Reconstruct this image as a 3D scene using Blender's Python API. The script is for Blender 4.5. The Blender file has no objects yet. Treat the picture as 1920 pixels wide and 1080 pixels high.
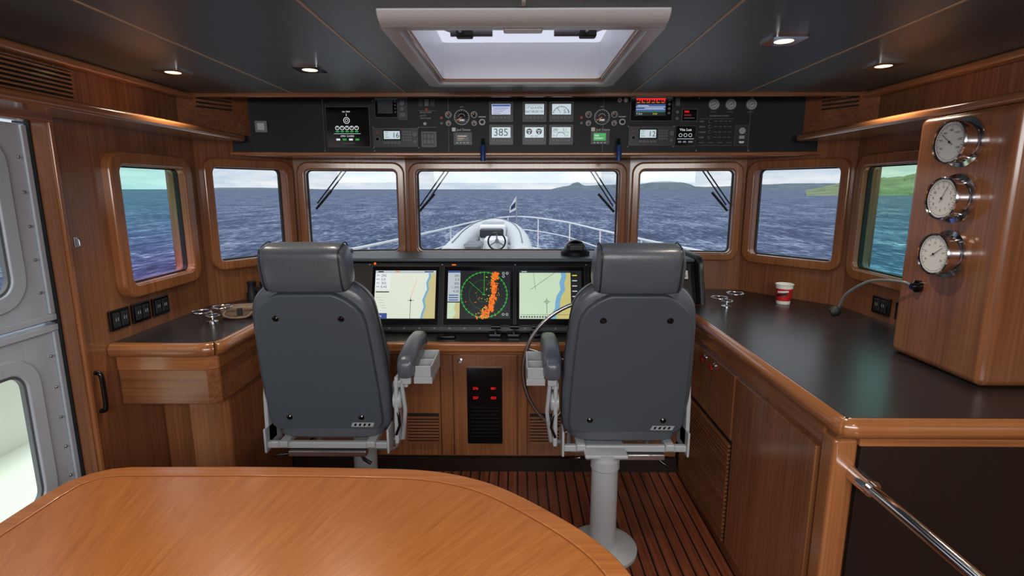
import bpy, bmesh, math, random
from mathutils import Vector, Matrix
random.seed(3)
scene=bpy.context.scene
COL=scene.collection
pi=math.pi
def L1(c):
    c/=255.0
    return c/12.92 if c<=.04045 else ((c+.055)/1.055)**2.4
def S(r,g,b): return (L1(r),L1(g),L1(b),1)
# ------------------------------------------------------------ materials
def newmat(name):
    m=bpy.data.materials.new(name); m.use_nodes=True
    nt=m.node_tree; return m,nt,nt.nodes['Principled BSDF']
def pmat(name,col,rough=.5,metal=0,emis=None,es=1,coat=0,noise=0,nscale=40,bump=0,spec=.5):
    m,nt,b=newmat(name)
    b.inputs['Base Color'].default_value=col
    b.inputs['Roughness'].default_value=rough
    b.inputs['Metallic'].default_value=metal
    b.inputs['Coat Weight'].default_value=coat
    b.inputs['Specular IOR Level'].default_value=spec
    if noise or bump:
        tc=nt.nodes.new('ShaderNodeTexCoord'); n=nt.nodes.new('ShaderNodeTexNoise')
        n.inputs['Scale'].default_value=nscale; n.inputs['Detail'].default_value=4
        nt.links.new(tc.outputs['Object'],n.inputs['Vector'])
        if noise:
            r=nt.nodes.new('ShaderNodeValToRGB')
            a=[max(0,c*(1-noise)) for c in col[:3]]+[1]; d=[min(1,c*(1+noise)) for c in col[:3]]+[1]
            r.color_ramp.elements[0].color=a; r.color_ramp.elements[1].color=d
            r.color_ramp.elements[0].position=.3; r.color_ramp.elements[1].position=.7
            nt.links.new(n.outputs['Fac'],r.inputs['Fac']); nt.links.new(r.outputs['Color'],b.inputs['Base Color'])
        if bump:
            bp=nt.nodes.new('ShaderNodeBump'); bp.inputs['Strength'].default_value=bump; bp.inputs['Distance'].default_value=.002
            nt.links.new(n.outputs['Fac'],bp.inputs['Height']); nt.links.new(bp.outputs['Normal'],b.inputs['Normal'])
    return m
def wood(name,axis,c1,c2,rough=.27,coat=.5):
    m,nt,b=newmat(name)
    tc=nt.nodes.new('ShaderNodeTexCoord'); mp=nt.nodes.new('ShaderNodeMapping')
    sc=[95,95,95]; sc[axis]=2.0; mp.inputs['Scale'].default_value=sc
    n=nt.nodes.new('ShaderNodeTexNoise'); n.inputs['Scale'].default_value=1; n.inputs['Detail'].default_value=5; n.inputs['Distortion'].default_value=.3
    mp2=nt.nodes.new('ShaderNodeMapping'); s2=[9,9,9]; s2[axis]=.5; mp2.inputs['Scale'].default_value=s2
    n2=nt.nodes.new('ShaderNodeTexNoise'); n2.inputs['Scale'].default_value=1
    nt.links.new(tc.outputs['Object'],mp.inputs['Vector']); nt.links.new(mp.outputs['Vector'],n.inputs['Vector'])
    nt.links.new(tc.outputs['Object'],mp2.inputs['Vector']); nt.links.new(mp2.outputs['Vector'],n2.inputs['Vector'])
    mx=nt.nodes.new('ShaderNodeMath'); mx.operation='MULTIPLY_ADD'; mx.inputs[1].default_value=.6
    nt.links.new(n.outputs['Fac'],mx.inputs[0])
    m2=nt.nodes.new('ShaderNodeMath'); m2.operation='MULTIPLY'; m2.inputs[1].default_value=.4
    nt.links.new(n2.outputs['Fac'],m2.inputs[0]); nt.links.new(m2.outputs[0],mx.inputs[2])
    r=nt.nodes.new('ShaderNodeValToRGB'); r.color_ramp.elements[0].position=.34; r.color_ramp.elements[1].position=.66
    r.color_ramp.elements[0].color=c1; r.color_ramp.elements[1].color=c2
    nt.links.new(mx.outputs[0],r.inputs['Fac']); nt.links.new(r.outputs['Color'],b.inputs['Base Color'])
    b.inputs['Roughness'].default_value=rough; b.inputs['Coat Weight'].default_value=coat; b.inputs['Coat Roughness'].default_value=.14
    return m
WC1=S(113,69,43); WC2=S(151,99,65)
WX=wood('teak_grain_x',0,WC1,WC2); WY=wood('teak_grain_y',1,WC1,WC2); WZ=wood('teak_grain_z',2,WC1,WC2)
TX=wood('teak_trim_x',0,S(130,80,47),S(166,109,66),.22,.6); TY=wood('teak_trim_y',1,S(130,80,47),S(166,109,66),.22,.6); TZ=wood('teak_trim_z',2,S(128,78,46),S(162,106,65),.22,.6)
DARKWOOD=wood('dark_stained_wood',2,S(22,14,11),S(31,20,15),.5,0)
def table_mat():
    m,nt,b=newmat('sunburst_veneer')
    tc=nt.nodes.new('ShaderNodeTexCoord'); sx=nt.nodes.new('ShaderNodeSeparateXYZ'); nt.links.new(tc.outputs['Object'],sx.inputs[0])
    def M(op,a,bv=None):
        n=nt.nodes.new('ShaderNodeMath'); n.operation=op
        for i,v in enumerate([a,bv]):
            if v is None: continue
            if isinstance(v,(int,float)): n.inputs[i].default_value=v
            else: nt.links.new(v,n.inputs[i])
        return n.outputs[0]
    dx=M('ADD',sx.outputs[0],.75); dy=M('ADD',sx.outputs[1],-.25)
    an=M('ARCTAN2',dy,dx); rr=M('SQRT',M('ADD',M('MULTIPLY',dx,dx),M('MULTIPLY',dy,dy)))
    cb=nt.nodes.new('ShaderNodeCombineXYZ'); nt.links.new(M('MULTIPLY',an,60),cb.inputs[0]); nt.links.new(M('MULTIPLY',rr,5),cb.inputs[1])
    n=nt.nodes.new('ShaderNodeTexNoise'); n.inputs['Scale'].default_value=1; n.inputs['Detail'].default_value=7; n.inputs['Roughness'].default_value=.7; n.inputs['Distortion'].default_value=.3
    nt.links.new(cb.outputs[0],n.inputs['Vector'])
    r=nt.nodes.new('ShaderNodeValToRGB'); r.color_ramp.elements[0].position=.3; r.color_ramp.elements[1].position=.7
    r.color_ramp.elements[0].color=S(166,94,40); r.color_ramp.elements[1].color=S(198,122,60)
    nt.links.new(n.outputs['Fac'],r.inputs['Fac']); nt.links.new(r.outputs['Color'],b.inputs['Base Color'])
    b.inputs['Roughness'].default_value=.3; b.inputs['Coat Weight'].default_value=.3; b.inputs['Coat Roughness'].default_value=.22
    return m
VENEER=table_mat()
def floor_mat():
    m,nt,b=newmat('teak_and_holly_planks')
    tc=nt.nodes.new('ShaderNodeTexCoord'); sx=nt.nodes.new('ShaderNodeSeparateXYZ'); nt.links.new(tc.outputs['Object'],sx.inputs[0])
    f=nt.nodes.new('ShaderNodeMath'); f.operation='MULTIPLY'; f.inputs[1].default_value=1/.052; nt.links.new(sx.outputs[0],f.inputs[0])
    fr=nt.nodes.new('ShaderNodeMath'); fr.operation='FRACT'; nt.links.new(f.outputs[0],fr.inputs[0])
    gt=nt.nodes.new('ShaderNodeMath'); gt.operation='LESS_THAN'; gt.inputs[1].default_value=.16; nt.links.new(fr.outputs[0],gt.inputs[0])
    fl=nt.nodes.new('ShaderNodeMath'); fl.operation='FLOOR'; nt.links.new(f.outputs[0],fl.inputs[0])
    cb=nt.nodes.new('ShaderNodeCombineXYZ')
    a=nt.nodes.new('ShaderNodeMath'); a.operation='MULTIPLY'; a.inputs[1].default_value=60; nt.links.new(sx.outputs[0],a.inputs[0])
    nt.links.new(a.outputs[0],cb.inputs[0])
    a2=nt.nodes.new('ShaderNodeMath'); a2.operation='MULTIPLY'; a2.inputs[1].default_value=2; nt.links.new(sx.outputs[1],a2.inputs[0]); nt.links.new(a2.outputs[0],cb.inputs[1])
    a3=nt.nodes.new('ShaderNodeMath'); a3.operation='MULTIPLY'; a3.inputs[1].default_value=7.3; nt.links.new(fl.outputs[0],a3.inputs[0]); nt.links.new(a3.outputs[0],cb.inputs[2])
    n=nt.nodes.new('ShaderNodeTexNoise'); n.inputs['Scale'].default_value=1; nt.links.new(cb.outputs[0],n.inputs['Vector'])
    r=nt.nodes.new('ShaderNodeValToRGB'); r.color_ramp.elements[0].color=S(94,47,30); r.color_ramp.elements[1].color=S(134,74,48)
    r.color_ramp.elements[0].position=.3; r.color_ramp.elements[1].position=.7
    nt.links.new(n.outputs['Fac'],r.inputs['Fac'])
    mx=nt.nodes.new('ShaderNodeMix'); mx.data_type='RGBA'; nt.links.new(gt.outputs[0],mx.inputs['Factor']); nt.links.new(r.outputs['Color'],mx.inputs['A']); mx.inputs['B'].default_value=S(22,14,12)
    nt.links.new(mx.outputs['Result'],b.inputs['Base Color']); b.inputs['Roughness'].default_value=.4
    return m
FLOORM=floor_mat()
CEILM=pmat('slate_fabric_ceiling',S(80,94,101),.36,noise=.12,nscale=260,bump=.25)
SEAMM=pmat('pale_seam_strip',S(186,160,132),.4)
BLACKTOP=pmat('black_laminate_counter',S(31,31,35),.3,noise=.06,nscale=200)
BLACKP=pmat('black_panel',S(13,15,21),.5,spec=.3)
BLACKG=pmat('black_gloss',S(8,9,12),.12)
BEZEL=pmat('dark_bezel',S(34,37,43),.38)
GREYM=pmat('mid_grey_plastic',S(96,100,106),.4)
DASH=pmat('dash_vinyl',S(72,82,89),.45,noise=.05,nscale=300)
LEATHER=pmat('slate_leather',S(84,90,99),.3,noise=.05,nscale=120,bump=.3)
SHELL=pmat('seat_back_shell',S(73,82,91),.42,noise=.03,nscale=300,bump=.2)
LGREY=pmat('light_grey_painted_metal',S(172,177,182),.3)
CHROME=pmat('chrome',S(225,225,228),.1,1)
STEEL=pmat('brushed_steel',S(190,190,192),.28,1)
WHITEP=pmat('white_plastic',S(222,224,228),.35)
GELCOAT=pmat('white_gelcoat',S(196,200,204),.4)
DECKW=pmat('white_side_deck',S(244,248,240),.6)
DOORM=pmat('grey_white_door_paint',S(180,190,202),.35)
RUBBER=pmat('black_rubber',S(16,16,18),.6)
DIAL=pmat('dial_face',S(226,228,226),.4)
LEATHB=pmat('brown_leather',S(120,96,78),.55,noise=.2,nscale=60,bump=.5)
PAPERW=pmat('paper_white',S(235,232,228),.6); PAPERR=pmat('paper_red',S(190,30,34),.5); PAPERB=pmat('paper_black',S(40,34,34),.5)
BLUEP=pmat('blue_plastic',S(28,58,120),.4)
REDP=pmat('red_plastic',S(170,28,28),.4)
_em={}
def em(name,c,s=1): 
    if name in _em: return _em[name]
    m,nt,b=newmat(name); b.inputs['Base Color'].default_value=(0,0,0,1); b.inputs['Roughness'].default_value=.3
    b.inputs['Emission Color'].default_value=c; b.inputs['Emission Strength'].default_value=s; _em[name]=m; return m
E_LAMP=em('lamp_warm',S(255,220,160),4)
E_WHITE=em('lcd_white',S(232,238,240),.95); E_PALE=em('lcd_pale',S(205,222,226),.85); E_CREAM=em('chart_cream',S(226,232,216),.95)
E_LAND=em('chart_sand',S(205,196,140),.9); E_BLUE=em('chart_blue',S(120,176,210),.9); E_GRN=em('radar_green',S(50,190,60),.9)
E_ORG=em('radar_orange',S(240,110,20),1); E_YEL=em('radar_yellow',S(220,220,40),.9); E_BLK=em('screen_black',S(14,18,22),1)
E_SIDE=em('screen_sidebar',S(196,208,212),.85); E_DK=em('screen_dark_ink',S(30,40,52),1); E_RED=em('led_red',S(255,30,20),1.3)
E_NAVY=em('lcd_blue',S(60,84,150),.9); E_DGRN=em('lcd_green',S(30,170,70),.8); E_TAN=em('chart_olive',S(206,196,124),.9); E_PGRN=em('chart_palegreen',S(206,228,196),.9)
E_GREYT=em('lcd_grey_text',S(120,130,140),.8)
def glassmat(name,cols,axis=None,gloss=.06):
    m=bpy.data.materials.new(name); m.use_nodes=True; nt=m.node_tree; nt.nodes.clear()
    o=nt.nodes.new('ShaderNodeOutputMaterial'); t=nt.nodes.new('ShaderNodeBsdfTransparent'); g=nt.nodes.new('ShaderNodeBsdfGlossy'); g.inputs['Roughness'].default_value=.02
    mx=nt.nodes.new('ShaderNodeMixShader'); mx.inputs[0].default_value=gloss
    if len(cols)==1: t.inputs[0].default_value=cols[0]
    else:
        tc=nt.nodes.new('ShaderNodeTexCoord'); sx=nt.nodes.new('ShaderNodeSeparateXYZ'); nt.links.new(tc.outputs['Generated'],sx.inputs[0])
        r=nt.nodes.new('ShaderNodeValToRGB'); e=r.color_ramp.elements
        e[0].color=cols[0]; e[1].color=cols[-1]
        for i,c in enumerate(cols[1:-1]):
            k=e.new((i+1)/(len(cols)-1)); k.color=c
        nt.links.new(sx.outputs[axis],r.inputs['Fac']); nt.links.new(r.outputs['Color'],t.inputs[0])
    nt.links.new(t.outputs[0],mx.inputs[1]); nt.links.new(g.outputs[0],mx.inputs[2]); nt.links.new(mx.outputs[0],o.inputs[0])
    return m
GLASS=glassmat('window_glass',[(.98,.985,.985,1)],gloss=.012)
GLASS_L=glassmat('coated_glass_port',[(1,.84,1,1),(.84,.92,1,1),(.76,1,.98,1),(.80,1,.92,1)],2,.03)
GLASS_R=glassmat('coated_glass_starboard',[(.66,1,.95,1),(.74,1,.90,1),(.88,1,.82,1)],2,.03)
GLASS_D=glassmat('door_glass',[(.97,1,.95,1)],gloss=.03)
# ------------------------------------------------------------ geometry helpers
def grp(name,loc=(0,0,0),rz=0):
    e=bpy.data.objects.new(name,None); e.empty_display_size=.1; COL.objects.link(e)
    e.location=loc; e.rotation_euler=(0,0,rz)
    return e
def gm(e): return Matrix.Translation(e.location)@Matrix.Rotation(e.rotation_euler[2],4,'Z')
def fin(bm,name,mat,parent=None,bevel=0,smooth=True,M=None,local=False,seg=3,ang=35):
    if M is not None: bmesh.ops.transform(bm,matrix=M,verts=bm.verts)
    bmesh.ops.recalc_face_normals(bm,faces=bm.faces)
    me=bpy.data.meshes.new(name); bm.to_mesh(me); bm.free()
    me.materials.append(mat)
    if smooth:
        for p in me.polygons: p.use_smooth=True
        me.set_sharp_from_angle(angle=math.radians(ang))
    ob=bpy.data.objects.new(name,me); COL.objects.link(ob)
    if parent is not None:
        ob.parent=parent
        if not local: ob.matrix_parent_inverse=gm(parent).inverted()
    if bevel:
        b=ob.modifiers.new('bevel','BEVEL'); b.width=bevel; b.segments=seg; b.limit_method='ANGLE'; b.angle_limit=math.radians(40); b.harden_normals=True
    return ob
def addbox(bm,x0,x1,y0,y1,z0,z1):
    v=[bm.verts.new(p) for p in [(x0,y0,z0),(x1,y0,z0),(x1,y1,z0),(x0,y1,z0),(x0,y0,z1),(x1,y0,z1),(x1,y1,z1),(x0,y1,z1)]]
    for f in [(0,3,2,1),(4,5,6,7),(0,1,5,4),(1,2,6,5),(2,3,7,6),(3,0,4,7)]: bm.faces.new([v[i] for i in f])
def box(name,x0,x1,y0,y1,z0,z1,mat,parent=None,bevel=0,**k):
    bm=bmesh.new(); addbox(bm,x0,x1,y0,y1,z0,z1); return fin(bm,name,mat,parent,bevel,**k)
def boxes(name,L,mat,parent=None,bevel=0,**k):
    bm=bmesh.new()
    for b in L: addbox(bm,*b)
    return fin(bm,name,mat,parent,bevel,**k)
def prism(name,pts,c0,c1,axis,mat,parent=None,bevel=0,**k):
    bm=bmesh.new()
    f={'z':lambda a,b,c:(a,b,c),'y':lambda a,b,c:(a,c,b),'x':lambda a,b,c:(c,a,b)}[axis]
    A=[bm.verts.new(f(a,b,c0)) for a,b in pts]; B=[bm.verts.new(f(a,b,c1)) for a,b in pts]; n=len(pts)
    bm.faces.new(A); bm.faces.new(B)
    for i in range(n): bm.faces.new([A[i],A[(i+1)%n],B[(i+1)%n],B[i]])
    return fin(bm,name,mat,parent,bevel,**k)
def loft(name,rings,mat,parent=None,caps=True,close=False,**k):
    bm=bmesh.new(); R=[[bm.verts.new(p) for p in r] for r in rings]; n=len(R[0])
    m=len(R)
    for j in range(m if close else m-1):
        a=R[j]; b=R[(j+1)%m]
        for i in range(n): bm.faces.new([a[i],a[(i+1)%n],b[(i+1)%n],b[i]])
    if caps and not close: bm.faces.new(R[0][::-1]); bm.faces.new(R[-1])
    return fin(bm,name,mat,parent,**k)
def tube(name,pts,r,mat,parent=None,closed=False,segs=10,**k):
    P=[Vector(p) for p in pts]; n=len(P); rings=[]
    up=None
    for i in range(n):
        if closed: t=(P[(i+1)%n]-P[i-1]).normalized()
        else: t=(P[min(i+1,n-1)]-P[max(i-1,0)]).normalized()
        if up is None:
            up=Vector((0,0,1)) if abs(t.z)<.9 else Vector((1,0,0))
        s=t.cross(up).normalized(); up=s.cross(t).normalized()
        rr=r[i] if isinstance(r,(list,tuple)) else r
        rings.append([P[i]+rr*(math.cos(2*pi*a/segs)*s+math.sin(2*pi*a/segs)*up) for a in range(segs)])
    return loft(name,rings,mat,parent,close=closed,ang=60,**k)
def circ(c,r,n=32,ax='y'):
    out=[]
    for i in range(n):
        a=2*pi*i/n; u=r*math.cos(a); v=r*math.sin(a)
        out.append({'y':(c[0]+u,c[1],c[2]+v),'z':(c[0]+u,c[1]+v,c[2]),'x':(c[0],c[1]+u,c[2]+v)}[ax])
    return out
def bez(P,n=24):
    P=[Vector(p) for p in P]; Q=[P[0]*2-P[1]]+P+[P[-1]*2-P[-2]]; out=[]
    for i in range(1,len(Q)-2):
        for j in range(n):
            t=j/n; a,b,c,d=Q[i-1],Q[i],Q[i+1],Q[i+2]
            out.append(.5*((2*b)+(c-a)*t+(2*a-5*b+4*c-d)*t*t+(3*b-a-3*c+d)*t**3))
    out.append(P[-1]); return out
def lathe(name,prof,mat,parent=None,M=None,n=32,**k):
    rings=[[(r*math.cos(2*pi*i/n),r*math.sin(2*pi*i/n),h) for i in range(n)] for r,h in prof]
    return loft(name,rings,mat,parent,M=M,**k)
def rrect(w,h,r,n=6):
    out=[]
    for cx,cy,a0 in [(w/2-r,h/2-r,0),(-w/2+r,h/2-r,pi/2),(-w/2+r,-h/2+r,pi),(w/2-r,-h/2+r,1.5*pi)]:
        for i in range(n+1):
            a=a0+pi/2*i/n; out.append((cx+r*math.cos(a),cy+r*math.sin(a)))
    return out
def frame_ring(name,w,h,fw,ri,ro,y0,y1,mat,parent,M,bevel=.012):
    I=rrect(w,h,ri); O=rrect(w+2*fw,h+2*fw,ro)
    rings=[[(a,y0,b) for a,b in O],[(a,y1,b) for a,b in O],[(a,y1,b) for a,b in I],[(a,y0,b) for a,b in I]]
    return loft(name,rings,mat,parent,close=True,M=M,bevel=bevel,seg=4)
def sell(hw,hd,cx,cy,z,e=3,n=36):
    out=[]
    for i in range(n):
        a=2*pi*i/n; c=math.cos(a); s=math.sin(a)
        out.append((cx+hw*math.copysign(abs(c)**(2/e),c),cy+hd*math.copysign(abs(s)**(2/e),s),z))
    return out
class Panel:
    """flat instrument face: layout coords (u right, v down) scaled into metres on a plane"""
    def __init__(s,M,u0,v0,ku,kv,parent,name): s.M=M;s.u0=u0;s.v0=v0;s.ku=ku;s.kv=kv;s.p=parent;s.b={};s.name=name;s.n=0
    def P(s,u,v,l=0): return s.M@Vector(((u-s.u0)*s.ku,(s.v0-v)*s.kv,l))
    def bm(s,mat):
        if mat.name not in s.b: s.b[mat.name]=(bmesh.new(),mat)
        return s.b[mat.name][0]
    def poly(s,pts,mat,l,t=0):
        bm=s.bm(mat); T=[bm.verts.new(s.P(u,v,l)) for u,v in pts]; bm.faces.new(T)
        if t:
            B=[bm.verts.new(s.P(u,v,l-t)) for u,v in pts]; n=len(pts)
            for i in range(n): bm.faces.new([T[i],B[i],B[(i+1)%n],T[(i+1)%n]])
            bm.faces.new(B[::-1])
    def rect(s,u0,v0,u1,v1,mat,l=.001,t=0): s.poly([(u0,v0),(u0,v1),(u1,v1),(u1,v0)],mat,l,t)
    def disc(s,u,v,r,mat,l=.001,t=0,n=24): s.poly([(u+r*math.cos(2*pi*i/n),v-r*math.sin(2*pi*i/n)) for i in range(n)],mat,l,t)
    def ring(s,u,v,r0,r1,mat,l=.001,n=40,a0=0,a1=2*pi):
        for i in range(n):
            a=a0+(a1-a0)*i/n;b=a0+(a1-a0)*(i+1)/n
            s.poly([(u+r0*math.cos(a),v-r0*math.sin(a)),(u+r1*math.cos(a),v-r1*math.sin(a)),(u+r1*math.cos(b),v-r1*math.sin(b)),(u+r0*math.cos(b),v-r0*math.sin(b))],mat,l)
    def line(s,a,b,w,mat,l=.001):
        d=Vector((b[0]-a[0],b[1]-a[1])); d.normalize(); n=Vector((-d.y,d.x))*w/2
        s.poly([(a[0]+n.x,a[1]+n.y),(b[0]+n.x,b[1]+n.y),(b[0]-n.x,b[1]-n.y),(a[0]-n.x,a[1]-n.y)],mat,l)
    def text(s,u,v,txt,h,mat,l=.002,align='LEFT'):
        c=bpy.data.curves.new(s.name+'_text','FONT'); c.body=txt; c.size=h*s.kv/.72; c.align_x=align
        c.materials.append(mat); o=bpy.data.objects.new(s.name+'_text',c); COL.objects.link(o)
        Mx=s.M@Matrix.Translation(Vector(((u-s.u0)*s.ku,(s.v0-v)*s.kv,l)))
        o.parent=s.p; o.matrix_parent_inverse=gm(s.p).inverted(); o.matrix_basis=Mx
    def done(s):
        for k,(bm,mat) in s.b.items():
            me=bpy.data.meshes.new(s.name+'_'+k); bm.to_mesh(me); bm.free(); me.materials.append(mat)
            o=bpy.data.objects.new(s.name+'_'+k,me); COL.objects.link(o); o.parent=s.p; o.matrix_parent_inverse=gm(s.p).inverted()
# ------------------------------------------------------------ camera
H=1.55
cam=bpy.data.cameras.new('camera'); co=bpy.data.objects.new('camera',cam); COL.objects.link(co)
cam.sensor_width=36; cam.lens=18.75; cam.clip_start=.05; cam.clip_end=40000
co.location=(0,0,H); co.rotation_euler=(math.radians(90-10.5),0,math.radians(.57)); scene.camera=co
# ------------------------------------------------------------ room shell
XL=-1.66; XR=1.74; ZC=2.02
box('floor',-1.85,1.9,-2,3.42,-.05,0,FLOORM)
hx0,hx1,hy0,hy1=-.33,.36,1.64,2.42
ceil=grp('ceiling',(0,.4,ZC))
boxes('ceiling_panels',[(-1.72,hx0,-2,2.79,ZC,ZC+.05),(hx1,1.80,-2,2.79,ZC,ZC+.05),(hx0,hx1,-2,hy0,ZC,ZC+.05),(hx0,hx1,hy1,2.79,ZC,ZC+.05)],CEILM,ceil)
box('ceiling_front_recess',-1.72,1.80,2.79,3.45,2.09,2.14,BLACKP,ceil)
boxes('ceiling_seams',[(x-.0035,x+.0035,-2,2.79,ZC-.003,ZC+.002) for x in (-1.12,-.555,.57,1.13)],SEAMM,ceil)
boxes('ceiling_centre_seam',[(.01,.02,-2,1.49,ZC-.004,ZC+.002)],TY,ceil)
box('trim_ceiling_front',-1.70,1.78,2.775,2.80,ZC-.018,ZC+.02,WX,None,.006)
def seg(name,p,q,z0,z1,op,mat,parent,th=.07):
    d=Vector((q[0]-p[0],q[1]-p[1])); Ln=d.length; a=math.atan2(d.y,d.x)
    M=Matrix.Translation((p[0],p[1],0))@Matrix.Rotation(a,4,'Z')
    if op is None: Lb=[(0,Ln,0,th,z0,z1)]
    else:
        t0,t1,zb,zt=op; Lb=[(0,t0,0,th,z0,z1),(t1,Ln,0,th,z0,z1),(t0,t1,0,th,z0,zb),(t0,t1,0,th,zt,z1)]
    boxes(name,Lb,mat,parent,M=M)
    return M,Ln
ZB,ZT=1.163,1.664
wf=grp('wall_front',(0,3.4,0)); wl=grp('wall_left',(XL,0,0)); wr=grp('wall_right',(XR,0,0))
wins=[]
def winseg(par,p,q,t0,t1,glass,zb=ZB,zt=ZT,ri=.03,fw=.05,z1=2.12,fy=(-.03,.055),gy=.036):
    M,Ln=seg('wall_panel',p,q,0,z1,(t0-.01,t1+.01,zb-.01,zt+.01),WZ,par)
    n=len(wins)+1; w=grp('window_%d'%n,M@Vector(((t0+t1)/2,0,(zb+zt)/2)))
    Mw=M@Matrix.Translation(((t0+t1)/2,0,(zb+zt)/2))
    frame_ring('window_frame',t1-t0,zt-zb,fw,ri,ri+fw*.8,fy[0],fy[1],TZ,w,Mw,.012)
    frame_ring('window_gasket',t1-t0-.010,zt-zb-.010,.010,ri*.8,ri,gy-.006,gy+.015,RUBBER,w,Mw,0)
    bm=bmesh.new(); addbox(bm,-(t1-t0)/2,(t1-t0)/2,gy,gy+.006,-(zt-zb)/2,(zt-zb)/2)
    fin(bm,'window_glass',glass,w,M=Mw)
    wins.append(w); return M
A0=(XL,1.93);A1=(XL,2.80);A2=(-1.36,3.30);A3=(-.70,3.40);A4=(.70,3.40);A5=(1.38,3.30);A6=(XR,2.82);A7=(XR,-2)
winseg(wl,A0,A1,.29,.72,GLASS_L,1.15,1.645,.03,.06,fy=(-.035,.06),gy=.008)
winseg(wf,A1,A2,.075,.51,GLASS)
winseg(wf,A2,A3,.07,.612,GLASS)
winseg(wf,A3,A4,.07,1.33,GLASS)
winseg(wf,A4,A5,.062,.62,GLASS)
winseg(wf,A5,A6,.07,.535,GLASS)
winseg(wr,A6,A7,.10,.60,GLASS_R,1.155,1.66,.03,.06,gy=.004)
boxes('wall_left_aft',[(XL-.07,XL,-2,.95,0,2.12),(XL-.07,XL,.95,1.93,1.79,2.12)],WZ,wl)
wb=grp('wall_back',(0,-2,0))
boxes('wall_back_panels',[(XL-.07,-1.2,-2.07,-2,0,2.12),(1.2,XR+.07,-2.07,-2,0,2.12),(-1.2,1.2,-2.07,-2,0,.9),(-1.2,1.2,-2.07,-2,1.85,2.12)],WZ,wb)
def ledge(side):
    sx=-1 if side=='left' else 1; xw=XL if sx<0 else XR; xi=-1.45 if sx<0 else 1.47
    pts=[(xw,-2),(xi,-2)]+[(xi,2.90)]+[(xi+sx*.09*(1-math.cos(a)),2.90+.10*math.sin(a)) for a in [pi/8,pi/4,3*pi/8,pi/2]]+[(xw,3.0)] 
    prism('trim_ledge_'+side,pts,1.80,1.835,'z',TY,None,.014,seg=4)
    xc=xw-sx*.045
    box('trim_cornice_'+side,min(xw,xc),max(xw,xc),-2,2.78,1.985,ZC,TY,None,.014)
    P=[(xw,2.70),(xw-sx*.20,3.0),(xw-sx*.20,3.03),(xw,3.03)]
    prism('trim_corner_panel_'+side,P,1.836,2.10,'z',WY,None)
    if sx<0:
        g=grp('air_vent',(xw,1.85,1.93))
        boxes('vent_slats',[(xw,xw+.012,1.2,2.07,1.872+.0155*i,1.872+.0155*i+.007) for i in range(7)],TY,g)
        box('vent_recess',xw,xw+.004,1.2,2.07,1.868,1.978,RUBBER,g)
    d=Vector((-sx*.20,.30)).normalized(); a=math.atan2(d.y,d.x)
    g2=grp('air_vent',(xw-sx*.1,2.85,1.98))
    M=Matrix.Translation((xw-sx*.04,2.76,0))@Matrix.Rotation(a,4,'Z')
    boxes('vent_slots',[(.02,.2,-.003,.003,1.955+.02*i,1.963+.02*i) for i in range(4)],RUBBER,g2,M=M)
ledge('left'); ledge('right')
# ------------------------------------------------------------ hatch in ceiling
h=grp('ceiling_hatch',(.015,2.03,ZC))
def flatring(name,w,d,fw,z0,z1,mat,cx,cy,bev=.01,ri=.02,ro=.04):
    I=rrect(w,d,ri);O=rrect(w+2*fw,d+2*fw,ro)
    rings=[[(a+cx,b+cy,z0) for a,b in O],[(a+cx,b+cy,z1) for a,b in O],[(a+cx,b+cy,z1) for a,b in I],[(a+cx,b+cy,z0) for a,b in I]]
    return loft(name,rings,mat,h,close=True,bevel=bev)
flatring('hatch_frame_outer',.70,.80,.055,ZC-.026,ZC,LGREY,.015,2.03,.008)
flatring('hatch_frame_inner',.672,.765,.03,ZC-.014,ZC+.003,TX,.015,2.03,.003)
flatring('hatch_well',.665,.755,.010,ZC-.005,ZC+.14,WHITEP,.015,2.03,0,.02,.025)
pts=[]
for i in range(13):
    a=pi*i/12; pts.append((1.565-.055*math.cos(a),ZC-.034*math.sin(a)))
prism('hatch_blind_cassette',pts,-.375,.405,'x',LGREY,h,.004)
box('hatch_pull',-.04,.07,1.585,1.625,ZC-.036,ZC-.024,LGREY,h,.005)
m,nt,b=newmat('frosted_hatch_lid'); nt.nodes.clear(); o=nt.nodes.new('ShaderNodeOutputMaterial'); t=nt.nodes.new('ShaderNodeBsdfTranslucent'); t.inputs[0].default_value=(.52,.52,.59,1); nt.links.new(t.outputs[0],o.inputs[0])
bm=bmesh.new(); vs=[bm.verts.new(v) for v in [(-.38,1.60,ZC+.145),(.41,1.60,ZC+.145),(.41,2.46,ZC+.145),(-.38,2.46,ZC+.145)]]; bm.faces.new(vs); fin(bm,'hatch_lid',m,h)
for x in (-.20,.24):
    s=-1 if x<0 else 1
    tube('hatch_strut',[(x-.11*s,2.04,ZC+.08),(x+.04*s,2.04,ZC+.08)],.013,GREYM,h)
    box('hatch_strut_joint',x-.02,x+.04,2.02,2.06,ZC+.062,ZC+.10,RUBBER,h,.006)
    tube('hatch_strut_arm',[(x+.02*s,2.04,ZC+.08),(x+.12*s,2.06,ZC+.12)],.007,STEEL,h)
    tube('hatch_strut_foot',[(x,2.03,ZC+.08),(x,1.68,ZC+.03)],.007,STEEL,h)
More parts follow.
